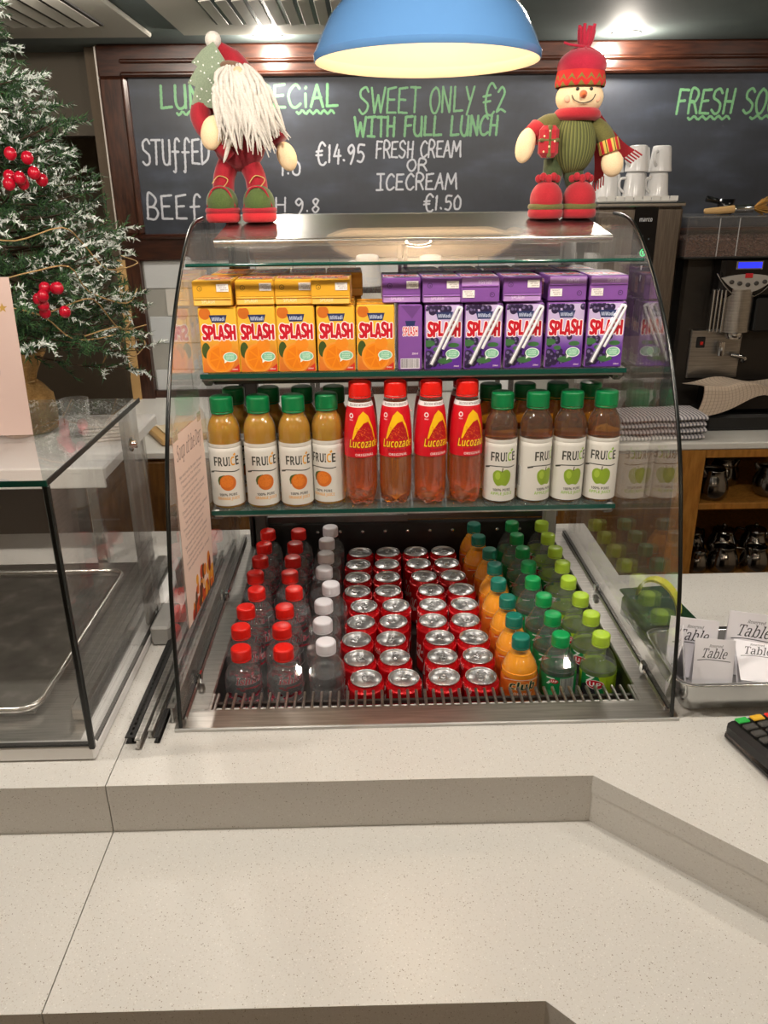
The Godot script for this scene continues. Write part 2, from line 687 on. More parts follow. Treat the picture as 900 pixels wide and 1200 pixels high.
func room() -> void:
	struct("floor", barm(Vector3(-3.4, FLOOR_Y - 0.1, -4.2), Vector3(3.2, FLOOR_Y, 4.2)), M.floor)
	struct("ceiling", barm(Vector3(-3.4, CEIL_Y, -4.2), Vector3(3.2, CEIL_Y + 0.1, 4.2)), M.ceiling)
	struct("wall_back", barm(Vector3(-0.985, FLOOR_Y, -2.45), Vector3(3.2, CEIL_Y, -2.32)), M.beige_wall)
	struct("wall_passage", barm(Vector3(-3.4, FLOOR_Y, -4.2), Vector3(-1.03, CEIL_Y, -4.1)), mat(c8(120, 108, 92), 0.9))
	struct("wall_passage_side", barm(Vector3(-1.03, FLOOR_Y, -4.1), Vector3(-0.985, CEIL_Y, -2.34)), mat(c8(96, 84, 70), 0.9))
	struct("wall_left", barm(Vector3(-3.4, FLOOR_Y, -4.1), Vector3(-3.3, CEIL_Y, 4.1)), M.beige_wall)
	struct("wall_right", barm(Vector3(3.1, FLOOR_Y, -2.32), Vector3(3.2, CEIL_Y, 4.1)), M.beige_wall)
	struct("wall_front", barm(Vector3(-3.4, FLOOR_Y, 4.1), Vector3(3.2, CEIL_Y, 4.2)), M.beige_wall)
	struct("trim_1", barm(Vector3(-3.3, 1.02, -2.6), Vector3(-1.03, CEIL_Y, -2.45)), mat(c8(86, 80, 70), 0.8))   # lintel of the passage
	# tiled band of the back wall under the chalkboard
	var tiles := Node3D.new()
	tiles.name = "wall_tiling"
	tiles.set_meta("kind", "structure")
	add_child(tiles)
	part(tiles, "grout", barm(Vector3(-0.9, 0.0, -2.319), Vector3(2.2, 0.56, -2.312)), mat(c8(176, 176, 170), 0.9))
	var tm := []
	for k in 3:
		tm.append(mat([c8(222, 226, 228), c8(228, 226, 220), c8(214, 220, 224)][k], 0.2))
	var tmesh := boxm(Vector3.ZERO, Vector3(0.147, 0.107, 0.008), 0.0015).mesh()
	for r in 5:
		for c in 10:
			var x := -0.82 + c * 0.15 + (0.075 if r % 2 else 0.0)
			var o := part(tiles, "tile", tmesh, tm[rng.randi_range(0, 2)])
			o.position = Vector3(x, 0.06 + r * 0.11, -2.309)
	struct("trim_2", barm(Vector3(-0.99, -0.02, -2.32), Vector3(-0.955, 0.56, -2.26)), M.wood_pale)
	struct("trim_3", barm(Vector3(-0.955, -0.02, -2.32), Vector3(-0.9, 0.56, -2.27)), M.wood_dark_v)
	struct("trim_4", barm(Vector3(-0.9, -0.06, -2.32), Vector3(0.3, 0.03, -2.285)), M.wood_dark)


func downlight(x: float, z: float, label: String, energy: float, w := Color(1.0, 0.955, 0.9)) -> void:
	var t := thing("downlight", label, "ceiling light", Vector3(x, CEIL_Y, z), 0.0, "recessed ceiling lights")
	part(t, "trim_ring", lathem([Vector2(0.036, -0.001), Vector2(0.05, -0.004), Vector2(0.052, 0.0)], 24), M.white_gloss)
	part(t, "lamp_lens", lathem([Vector2(0.0, -0.003), Vector2(0.037, -0.002)], 24), glow(Color(1.0, 0.93, 0.82), 6.0))
	lamp(Vector3(x, CEIL_Y - 0.03, z), w, energy, 0.035, "downlight_light")


func ceiling_fittings() -> void:
	downlight(-0.328, -2.15, "recessed round downlight above the LUNCH SPECIAL writing", 0.22)
	downlight(0.93, -2.15, "recessed round downlight above the knitted snowman", 0.22)
	# further downlights of the same ceiling, above the counter front and the customers' side
	for k in 4:
		downlight(-1.05 + k * 0.75, 0.12, "recessed round downlight over the counter front, %s of four" % ordinal(k), [0.44, 0.44, 0.42, 0.26][k])
	for k in 3:
		downlight(-1.4 + k * 1.4, 2.3, "recessed round downlight over the customers' side, %s of three" % ordinal(k), 0.24, Color(1.0, 0.9, 0.78))
	for k in 3:
		downlight(-0.75 + k * 1.25, -1.25, "recessed round downlight over the staff aisle, %s of three" % ordinal(k), [0.34, 0.09, 0.04][k])
	# white air-conditioning panels with dark louvres
	for d in [[-1.5, -0.713, -2.07, -1.35, "white ceiling panel with louvred vent above the fir tree"], [-0.6, 0.02, -2.04, -1.42, "white ceiling panel with louvred vent beside the blue pendant lamp"]]:
		var t := thing("ceiling_vent", d[4], "vent", Vector3((d[0] + d[1]) / 2, CEIL_Y, (d[2] + d[3]) / 2), 0.0, "ceiling air vents")
		var w: float = d[1] - d[0]
		var l: float = d[3] - d[2]
		part(t, "panel", boxm(Vector3(0, -0.008, 0), Vector3(w, 0.016, l), 0.004), mat(c8(176, 174, 164), 0.6))
		part(t, "recess", boxm(Vector3(0.04, -0.018, 0.07), Vector3(w * 0.66, 0.006, l * 0.56)), M.black)
		for k in 9:
			var s := part(t, "slat", boxm(Vector3.ZERO, Vector3(w * 0.05, 0.003, l * 0.545), 0.001), mat(c8(186, 184, 174), 0.6))
			s.position = Vector3(0.04 + (k - 4) * w * 0.0725, -0.023, 0.07)
			s.rotation.z = 0.12


func counters() -> void:
	var t := thing("worktop", "pale speckled stone worktop stepping down to a lower front ledge", "worktop")
	var xs := -0.389
	var g := 0.0008
	# raised shelf of the worktop, cut out round the drinks case well
	var U := MB.new()
	for q in [
		[Vector2(xs + g, 0.124), Vector2(0.316, 0.126), Vector2(1.016, 0.8), Vector2(1.7, 0.8), Vector2(1.7, -0.058), Vector2(xs + g, -0.058)],
		[Vector2(xs + g, -0.058), Vector2(-0.288, -0.058), Vector2(-0.288, -0.775), Vector2(xs + g, -0.775)],
		[Vector2(0.458, -0.058), Vector2(1.7, -0.058), Vector2(1.7, -0.52), Vector2(0.458, -0.52)],
		[Vector2(0.458, -0.52), Vector2(0.547, -0.52), Vector2(0.547, -0.775), Vector2(0.458, -0.775)],
		[Vector2(xs + g, -0.775), Vector2(0.547, -0.775), Vector2(0.547, -0.82), Vector2(xs + g, -0.82)]]:
		U.add(slab(PackedVector2Array(q), -0.03, 0.0), Transform3D.IDENTITY)
	part(t, "upper_slab", U, M.stone)
	part(t, "upper_slab", slab(PackedVector2Array([Vector2(-1.9, 0.122), Vector2(xs - g, 0.124), Vector2(xs - g, -0.82), Vector2(-1.9, -0.82)]), -0.03, 0.0), M.stone)
	part(t, "riser", slab(PackedVector2Array([Vector2(xs + g, 0.1225), Vector2(0.317, 0.1245), Vector2(1.017, 0.7985), Vector2(1.003, 0.8125), Vector2(0.31, 0.1), Vector2(xs + g, 0.1)]), -0.085, -0.03), M.stone)
	part(t, "riser", slab(PackedVector2Array([Vector2(-1.9, 0.1205), Vector2(xs - g, 0.1225), Vector2(xs - g, 0.1), Vector2(-1.9, 0.1)]), -0.085, -0.03), M.stone)
	part(t, "lower_slab", slab(PackedVector2Array([Vector2(xs + g, 0.09), Vector2(0.3, 0.09), Vector2(1.03, 0.79), Vector2(1.03, 1.17), Vector2(0.97, 1.17), Vector2(0.193, 0.407), Vector2(xs + g, 0.405)]), -0.125, -0.085), M.stone)
	part(t, "lower_slab", slab(PackedVector2Array([Vector2(-1.9, 0.09), Vector2(xs - g, 0.09), Vector2(xs - g, 0.405), Vector2(-1.9, 0.403)]), -0.125, -0.085), M.stone)
	var b := thing("serving_counter", "dark wooden panelled front of the serving counter below the stone ledge", "counter", Vector3(0, FLOOR_Y, 0))
	part(b, "front_panel", slab(PackedVector2Array([Vector2(-1.85, 0.385), Vector2(0.185, 0.388), Vector2(0.94, 1.14), Vector2(0.9, 1.14), Vector2(0.17, 0.35), Vector2(-1.85, 0.35)]), 0.0, 0.825), M.wood_dark_v)
	solo("counter_rear_panel", "white panel closing the staff side of the serving counter", "panel", barm(Vector3(-1.85, 0, -0.8), Vector3(0.53, 0.919, -0.78)), M.white_paint, Vector3(0, FLOOR_Y, 0))
	# back counter along the wall
	var c := thing("back_counter", "long back counter with white top under the chalkboard", "counter", Vector3(0, FLOOR_Y, 0))
	part(c, "top", barm(Vector3(-1.0, 0.925, -2.31), Vector3(2.2, 0.95, -1.5), 0.004), M.white_paint)
	for k in 4:
		var x := -0.97 + k * 0.505
		part(c, "door_panel", barm(Vector3(x + 0.003, 0.1, -1.52), Vector3(x + 0.5, 0.915, -1.502), 0.003), M.wood_brown)
	part(c, "carcass", barm(Vector3(-0.97, 0.0, -2.3), Vector3(1.045, 0.924, -1.522)), M.wood_brown)


func chalkboard() -> void:
	var x0 := -0.87
	var x1 := 1.75
	var y0 := 0.655
	var y1 := 1.2
	var W := 2048
	var H := 426
	var im := canvas(W, H, c8(50, 54, 60))
	var nz := FastNoiseLite.new()
	nz.seed = 21
	nz.frequency = 0.006
	nz.fractal_octaves = 4
	for y in range(0, H, 2):   # wiped chalk: cloudy smears
		for x in range(0, W, 4):
			var s := clampf(nz.get_noise_2d(x * 0.6, y * 1.6) * 0.9 + 0.4, 0.0, 1.0)
			var f := clampf(nz.get_noise_2d(x * 7.0 + 900, y * 3.0) * 0.5 + 0.5, 0.0, 1.0)
			im.fill_rect(Rect2i(x, y, 4, 2), c8(44, 49, 58).lerp(c8(84, 94, 112), s * s * 0.55 + f * 0.1))
	var px := W / (x1 - x0)
	var green := c8(112, 170, 120)
	var white := c8(196, 200, 208)
	for l in [["LUNCH SPECiAL", -.762, 1.1, -.097, .075, green, 4.5], ["STUffED", -.849, .908, -.594, .085, white, 3.6], ["€14.95", -.18, .909, .001, .06, white, 3.6],
		["BEEf", -.856, .712, -.645, .085, white, 3.8], ["€", -.44, .72, -.39, .07, white, 3.4], ["H", -.354, .733, -.31, .05, white, 3.2], ["9.8", -.277, .729, -.177, .05, white, 3.2], ["1.0", -.326, .865, -.247, .049, white, 3.4], ["€", -.47, .87, -.41, .06, white, 3.4],
		["SWEET ONLY €2", -.015, 1.078, .537, .084, green, 3.6], ["WITH FULL LUNCH", -.036, .998, .511, .066, green, 4.2], ["FRESH CREAM", .044, .923, .373, .056, white, 3.2],
		["OR", .166, .876, .242, .04, white, 3.2], ["ICECREAM", .046, .808, .359, .056, white, 3.4], ["€1.50", .236, .733, .378, .05, white, 3.4], ["FRESH SOUP", 1.19, 1.066, 1.62, .08, green, 4.2]]:
		hand(im, l[0], (l[1] - x0) * px, (l[3] - x0) * px, (y1 - l[2]) * px, l[4] * px, l[6] * 0.88, l[5])
	for u in [[-.70, -.56, 1.083], [-.25, -.11, 1.083], [1.24, 1.4, 1.05], [1.48, 1.66, 1.05]]:   # wavy underlines
		var p := []
		for k in 24:
			p.append(Vector2((lerpf(u[0], u[1], k / 23.0) - x0) * px, (y1 - u[2] + 0.006 * sin(k * 1.4)) * px))
		stroke(im, p, 3.5, green, 0.05)
	stroke(im, [Vector2(212, 118), Vector2(214, 132)], 9, c8(206, 206, 70))
	var t := thing("chalkboard", "long chalkboard in a dark wooden frame listing lunch specials", "chalkboard", Vector3(0, 0, -2.32))
	var b := MB.new()
	b.box(Vector3((x0 + x1) / 2, (y0 + y1) / 2, 0.012), Vector3(x1 - x0, y1 - y0, 0.015))
	part(t, "backing", b, M.black)
	var f := MB.new()
	f.poly([Vector3(x0, y0, 0.0205), Vector3(x1, y0, 0.0205), Vector3(x1, y1, 0.0205), Vector3(x0, y1, 0.0205)], [Vector2(0, 1), Vector2(1, 1), Vector2(1, 0), Vector2(0, 0)])
	part(t, "writing_surface", f, tmat(im, 0.42))
	part(t, "frame_rail", barm(Vector3(x0 - 0.1, y1, 0.0), Vector3(x1 + 0.1, CEIL_Y - 0.002, 0.045), 0.006), M.wood_dark)
	part(t, "frame_rail", barm(Vector3(x0 - 0.1, y0 - 0.1, 0.0), Vector3(x1 + 0.1, y0, 0.045), 0.006), M.wood_dark)
	part(t, "frame_stile", barm(Vector3(x0 - 0.1, y0, 0.0), Vector3(x0, y1, 0.046), 0.006), M.wood_dark_v)
	part(t, "frame_stile", barm(Vector3(x1, y0, 0.0), Vector3(x1 + 0.1, y1, 0.046), 0.006), M.wood_dark_v)
	for e in [[Vector3(x0 - 0.018, y1, 0.045), Vector3(x1 + 0.018, y1 + 0.018, 0.062)], [Vector3(x0 - 0.018, y0 - 0.018, 0.045), Vector3(x1 + 0.018, y0, 0.062)]]:
		part(t, "moulding", barm(e[0], e[1], 0.007), M.wood_dark)
	part(t, "moulding", barm(Vector3(x0 - 0.018, y0, 0.045), Vector3(x0, y1, 0.062), 0.007), M.wood_dark_v)
	part(t, "moulding", barm(Vector3(x0 - 0.018, y1 + 0.045, 0.045), Vector3(x1 + 0.018, y1 + 0.06, 0.058), 0.006), M.wood_dark)
	part(t, "edge_strip", barm(Vector3(x0 - 0.104, y0 - 0.1, 0.0), Vector3(x0 - 0.1, CEIL_Y - 0.01, 0.05)), mat(c8(196, 190, 182), 0.4))


func pendant() -> void:
	var t := thing("pendant_lamp", "blue enamel dome pendant lamp hanging above the drinks case", "pendant lamp", Vector3(0.12, 1.014, -0.625))
	var R := 0.209
	part(t, "shade", lathem([Vector2(R - 0.002, 0.0), Vector2(R, 0.002), Vector2(R + 0.001, 0.012), Vector2(R + 0.001, 0.012), Vector2(R - 0.004, 0.02), Vector2(0.196, 0.04), Vector2(0.178, 0.072), Vector2(0.148, 0.105), Vector2(0.11, 0.132), Vector2(0.065, 0.15), Vector2(0.04, 0.156), Vector2(0.035, 0.175), Vector2(0.03, 0.19), Vector2(0.0, 0.194)], 56), mat(c8(86, 130, 180), 0.16))
	part(t, "inner_lining", lathem([Vector2(0.0, 0.148), Vector2(0.06, 0.143), Vector2(0.106, 0.126), Vector2(0.143, 0.1), Vector2(0.173, 0.068), Vector2(0.191, 0.038), Vector2(0.2, 0.018), Vector2(0.2, 0.018), Vector2(0.203, 0.006), Vector2(R - 0.002, 0.0)].map(func(q): return q), 56), mat(c8(240, 222, 194), 0.35))
	var bm := MB.new()
	bm.ball(Vector3(0, 0.085, 0), Vector3(0.026, 0.026, 0.026), 18, 12)
	part(t, "bulb", bm, glow(Color(1.0, 0.92, 0.8), 3.0))
	part(t, "lamp_holder", lathem([Vector2(0.015, 0.105), Vector2(0.018, 0.11), Vector2(0.018, 0.146)], 16), M.white_gloss)
	part(t, "cord", tubem([Vector3(0, 0.19, 0), Vector3(0, CEIL_Y - 1.014, 0)], 0.004, 8), M.black)
	lamp(Vector3(0.12, 1.014 + 0.085, -0.625), Color(1.0, 0.91, 0.8), 0.05, 0.03, "pendant_bulb_light")


func drinks_case() -> void:
	var X0 := -0.304
	var X1 := 0.473
	var t := thing("drinks_display_case", "open-fronted steel drinks display case with curved glass sides", "display case")
	var prof := smooth([Vector2(-0.002, 0.006), Vector2(-0.016, 0.1), Vector2(-0.036, 0.21), Vector2(-0.066, 0.31), Vector2(-0.092, 0.385), Vector2(-0.128, 0.456), Vector2(-0.178, 0.53), Vector2(-0.222, 0.582), Vector2(-0.28, 0.636), Vector2(-0.345, 0.685), Vector2(-0.412, 0.724), Vector2(-0.475, 0.744), Vector2(-0.56, 0.75)], 4)
	var outline := PackedVector2Array(prof)
	outline.append(Vector2(-0.745, 0.75))
	outline.append(Vector2(-0.745, 0.006))
	var to_x := Basis(Vector3(0, 0, 1), Vector3.UP, Vector3(-1, 0, 0))   # outline x -> z, drawn along -x
	for side in [X0 - 0.003, X1 + 0.003]:
		var g0 := MB.new()
		g0.prism(outline, -0.003, 0.003)
		var g := MB.new()
		g.add(g0, Transform3D(to_x, Vector3(side, 0, 0)))
		var gp := part(t, "side_glass", g, M.glass)
		var e := []
		for q in prof:
			e.append(Vector3(side, q.y, q.x))
		part(gp, "polished_edge", tubem(e, 0.0034, 8), M.edge_dark)
		part(gp, "bottom_channel", barm(Vector3(side - 0.006, 0.0005, -0.74), Vector3(side + 0.006, 0.012, -0.02), 0.002), M.brushed)
		part(gp, "bottom_seal", barm(Vector3(side - 0.0035, 0.0122, -0.74), Vector3(side + 0.0035, 0.0155, -0.012)), M.black)
		for bz in [-0.12, -0.42]:
			part(gp, "glass_clip", boxm(Vector3(side + (0.008 if side < 0 else -0.008), 0.022, bz), Vector3(0.009, 0.02, 0.016), 0.002), M.chrome)
	# front lip and the surround of the well, at counter level
	var lip := MB.new()
	var lp := PackedVector2Array([Vector2(0.004, 0.0004), Vector2(0.004, 0.0045), Vector2(0.002, 0.006), Vector2(-0.038, 0.0075), Vector2(-0.044, 0.0075), Vector2(-0.044, 0.0004)])
	var l0 := MB.new()
	l0.prism(lp, X0 - 0.012 , X1 + 0.014)
	lip.add(l0, Transform3D(Basis(Vector3(0, 0, 1), Vector3.UP, Vector3(1, 0, 0)), Vector3.ZERO))
	for i in range(0, lip.ix.size(), 3):   # mirrored frame: turn the faces back
		var q := lip.ix[i]
		lip.ix[i] = lip.ix[i + 1]
		lip.ix[i + 1] = q
	part(t, "front_lip", lip, M.brushed)
	for s in [[X0 - 0.012, -0.27], [0.442, X1 + 0.014]]:
		part(t, "side_flange", barm(Vector3(s[0], 0.0004, -0.775), Vector3(s[1], 0.0068, -0.044), 0.002), M.brushed)
	# well: walls and deck
	part(t, "well_wall", barm(Vector3(-0.286, -0.135, -0.728), Vector3(-0.276, 0.0003, -0.045)), M.steel_dark)
	part(t, "well_wall", barm(Vector3(0.446, -0.135, -0.728), Vector3(0.456, 0.0003, -0.045)), M.steel_dark)
	part(t, "well_wall", barm(Vector3(-0.276, -0.135, -0.056), Vector3(0.446, -0.004, -0.046)), M.steel_dark)
	part(t, "deck", barm(Vector3(-0.276, -0.135, -0.76), Vector3(0.446, -0.12, -0.056)), M.dark_grey)
	# air grille: comb of slats behind the lip
	var sm := boxm(Vector3(0, 0, -0.025), Vector3(0.0048, 0.006, 0.05), 0.0012).mesh()
	for i in 49:
		var s := part(t, "grille_slat", sm, M.brushed)
		s.position = Vector3(-0.262 + i * 0.01452, 0.0035, -0.043)
	part(t, "grille_end", barm(Vector3(-0.284, 0.0004, -0.093), Vector3(-0.266, 0.0065, -0.042), 0.0015), M.brushed)
	part(t, "grille_end", barm(Vector3(0.437, 0.0004, -0.093), Vector3(0.456, 0.0065, -0.042), 0.0015), M.brushed)
	part(t, "grille_rail", barm(Vector3(-0.276, -0.006, -0.075), Vector3(0.446, 0.0004, -0.069)), M.steel_dark)
	# rear: black kick panel with bolts, posts and two sliding glass doors
	part(t, "rear_panel", barm(Vector3(-0.286, -0.12, -0.76), Vector3(0.456, 0.045, -0.742), 0.003), M.black)
	for i in 13:
		var b := part(t, "bolt", lathem([Vector2(0.005, 0.0), Vector2(0.005, 0.0025), Vector2(0.003, 0.004), Vector2(0.0, 0.0045)], 8), M.chrome)
		b.position = Vector3(-0.24 + i * 0.055, 0.022, -0.742)
		b.rotation.x = PI / 2
	for x in [-0.262, 0.431]:
		part(t, "post", barm(Vector3(x - 0.014, -0.12, -0.735), Vector3(x + 0.014, 0.738, -0.705), 0.003), M.dark_grey if x < 0 else M.grey_paint)
	part(t, "post", barm(Vector3(-0.288, -0.12, -0.742), Vector3(-0.279, 0.738, -0.7), 0.002), M.black)
	for d in [[-0.29, 0.09, -0.752], [0.07, 0.462, -0.766]]:
		var dr := part(t, "sliding_door", barm(Vector3(d[0], 0.05, d[2] - 0.003), Vector3(d[1], 0.735, d[2] + 0.003)), M.glass)
		part(dr, "door_stile", barm(Vector3(d[0] + 0.3715 - 0.0 if d[0] < 0 else d[0], 0.046, d[2] - 0.005), Vector3(d[0] + 0.38 if d[0] < 0 else d[0] + 0.008, 0.735, d[2] + 0.005)), M.brushed)
		part(dr, "door_rail", barm(Vector3(d[0], 0.046, d[2] - 0.006), Vector3(d[1], 0.062, d[2] + 0.006)), M.steel_dark)
		part(dr, "door_rail", barm(Vector3(d[0], 0.715, d[2] - 0.006), Vector3(d[1], 0.737, d[2] + 0.006)), M.dark_grey)
	# sloping steel top
	var tp := MB.new()
	var th := 0.012
	var a := Vector3(-0.262, 0.7185, -0.405)
	var b2 := Vector3(0.43, 0.7185, -0.405)
	var c2 := Vector3(0.43, 0.752, -0.655)
	var d2 := Vector3(-0.262, 0.752, -0.655)
	var dn := Vector3(0, -th, 0)
	var ctr := (a + b2 + c2 + d2) / 4 + dn / 2
	for f in [[a, b2, c2, d2], [a + dn, b2 + dn, c2 + dn, d2 + dn], [a, b2, b2 + dn, a + dn], [b2, c2, c2 + dn, b2 + dn], [c2, d2, d2 + dn, c2 + dn], [d2, a, a + dn, d2 + dn]]:
		tp.face(f, ctr)
	tp.box(Vector3(0.084, 0.746, -0.705), Vector3(0.76, 0.012, 0.1), 0.002)
	part(t, "top_panel", tp, M.top_steel)
	part(t, "top_lip", tubem([a + Vector3(0, -0.004, 0.001), b2 + Vector3(0, -0.004, 0.001)], 0.0035, 8), M.steel)
	for x in [-0.262, 0.1, 0.42]:
		part(t, "top_bracket", barm(Vector3(x - 0.006, 0.7, -0.7), Vector3(x + 0.006, 0.722, -0.47)), M.dark_grey)
	# short curved glass below the top
	var cur := []
	for q in prof:
		if q.y > 0.683 and q.y < 0.738:
			cur.append(q)
	var rows := []
	for q in cur:
		rows.append(PackedVector3Array([Vector3(X0 + 0.001, q.y - 0.003, q.x - 0.003), Vector3(X1 - 0.001, q.y - 0.003, q.x - 0.003)]))
	var fg := MB.new()
	fg.grid(rows)
	var inner := []
	for r in rows:
		inner.push_front(PackedVector3Array([r[0] + Vector3(0, -0.004, -0.003), r[1] + Vector3(0, -0.004, -0.003)]))
	fg.grid(inner)
	var fp := part(t, "canopy_glass", fg, M.glass)
	part(fp, "canopy_edge", tubem([rows[0][0] + Vector3(0, -0.002, -0.0015), rows[0][1] + Vector3(0, -0.002, -0.0015)], 0.003, 8), M.edge_teal)
	# two glass shelves reaching from side glass to side glass
	for s in [[0.4915, -0.372], [0.2338, -0.356]]:
		var y: float = s[0]
		var g := part(t, "glass_shelf", barm(Vector3(-0.301, y - 0.008, -0.7), Vector3(0.468, y, s[1]), 0.0008), M.glass_shelf)
		part(g, "shelf_edge", barm(Vector3(-0.301, y - 0.0082, s[1]), Vector3(0.468, y + 0.0002, s[1] + 0.0015)), M.edge_teal)
		part(g, "support_rail", barm(Vector3(-0.29, y - 0.0325, s[1] - 0.075), Vector3(0.458, y - 0.0085, s[1] - 0.06), 0.002), M.dark_grey)
		part(g, "edge_strip", barm(Vector3(-0.296, y - 0.0128, s[1] - 0.012), Vector3(0.463, y - 0.0085, s[1] - 0.002), 0.001), M.brushed)
		for x in [-0.292, 0.459]:
			part(g, "bracket", barm(Vector3(x - 0.008, y - 0.026, -0.72), Vector3(x + 0.008, y - 0.0085, s[1] - 0.02), 0.003), M.steel_dark)
			part(g, "end_clip", boxm(Vector3(x, y - 0.009, s[1] - 0.012), Vector3(0.016, 0.02, 0.018), 0.004), M.steel_dark)


func warmer_case() -> void:
	var t := thing("glass_food_warmer", "square glass food display with white base beside the fir tree", "display case")
	var xr := -0.421
	var xl := -1.15
	var y1 := 0.44
	var zf := 0.067
	var zb := -0.389
	part(t, "base_trim", barm(Vector3(xl, 0.0005, zf - 0.02), Vector3(xr + 0.001, 0.026, zf), 0.003), M.white_gloss)
	part(t, "base_tray", barm(Vector3(xl, 0.0005, -0.62), Vector3(xr - 0.03, 0.008, zf - 0.02)), M.brushed)
	part(t, "side_rail", barm(Vector3(xr - 0.03, 0.0005, -0.62), Vector3(xr + 0.001, 0.02, zf - 0.02), 0.003), M.white_gloss)
	part(t, "inner_rail", barm(Vector3(xr - 0.064, 0.008, -0.6), Vector3(xr - 0.04, 0.034, -0.02), 0.004), M.brushed)
	var fr := part(t, "front_glass", barm(Vector3(xl, 0.026, zf - 0.007), Vector3(xr, y1, zf - 0.001)), M.glass)
	var sd := part(t, "side_glass", barm(Vector3(xr - 0.006, 0.02, zb), Vector3(xr, y1, zf - 0.007)), M.glass)
	var tp := part(t, "top_glass", barm(Vector3(xl, y1, zb), Vector3(xr, y1 + 0.006, zf)), M.glass)
	part(sd, "corner_edge", boxm(Vector3(xr - 0.002, (y1 + 0.02) / 2, zf - 0.003), Vector3(0.009, y1 - 0.02, 0.009), 0.002), M.edge_dark)
	part(sd, "lower_edge", barm(Vector3(xr - 0.006, 0.0202, zb), Vector3(xr, 0.0235, zf - 0.008)), M.edge_dark)
	part(tp, "front_edge", barm(Vector3(xl, y1 - 0.001, zf), Vector3(xr + 0.002, y1 + 0.007, zf + 0.002)), M.edge_teal)
	part(tp, "side_edge", barm(Vector3(xr, y1 - 0.001, zb), Vector3(xr + 0.002, y1 + 0.007, zf)), M.edge_dark)
	part(fr, "bottom_seal", barm(Vector3(xl, 0.0262, zf - 0.009), Vector3(xr, 0.029, zf)), M.black)
	part(t, "rear_post", barm(Vector3(xr - 0.016, 0.02, -0.345), Vector3(xr - 0.007, y1, -0.305), 0.002), M.grey_paint)
	part(t, "rear_post", barm(Vector3(xr - 0.016, 0.02, -0.388), Vector3(xr - 0.007, y1, -0.362), 0.002), M.grey_paint)
	var kn := part(t, "glass_fixing", lathem([Vector2(0.0, 0.0), Vector2(0.012, 0.001), Vector2(0.013, 0.004), Vector2(0.013, 0.004), Vector2(0.007, 0.005), Vector2(0.007, 0.012), Vector2(0.0, 0.013)], 20), M.chrome)
	kn.position = Vector3(xr + 0.001, 0.385, -0.3)
	kn.rotation.z = -PI / 2
	part(t, "foot_block", barm(Vector3(xr + 0.004, 0.0005, -0.36), Vector3(xr + 0.04, 0.04, -0.26), 0.004), M.grey_paint)
	# worn steel tray inside
	var w := thing("steel_tray", "large worn steel tray lying inside the glass food warmer", "tray", Vector3(-0.83, 0.009, -0.29))
	part(w, "tray_floor", boxm(Vector3(0, 0.003, 0), Vector3(0.56, 0.004, 0.5), 0.001), M.tray)
	var rim := []
	for q in [[-1, -1], [1, -1], [1, 1], [-1, 1]]:
		for k in 5:
			var a := atan2(q[1], q[0]) - PI / 4 + PI / 2 * k / 4.0
			rim.append(Vector3(q[0] * 0.255 + cos(a) * 0.03, 0.014, q[1] * 0.225 + sin(a) * 0.03))
	rim.append(rim[0])
	part(w, "rolled_rim", tubem(rim, 0.006, 8), M.steel)


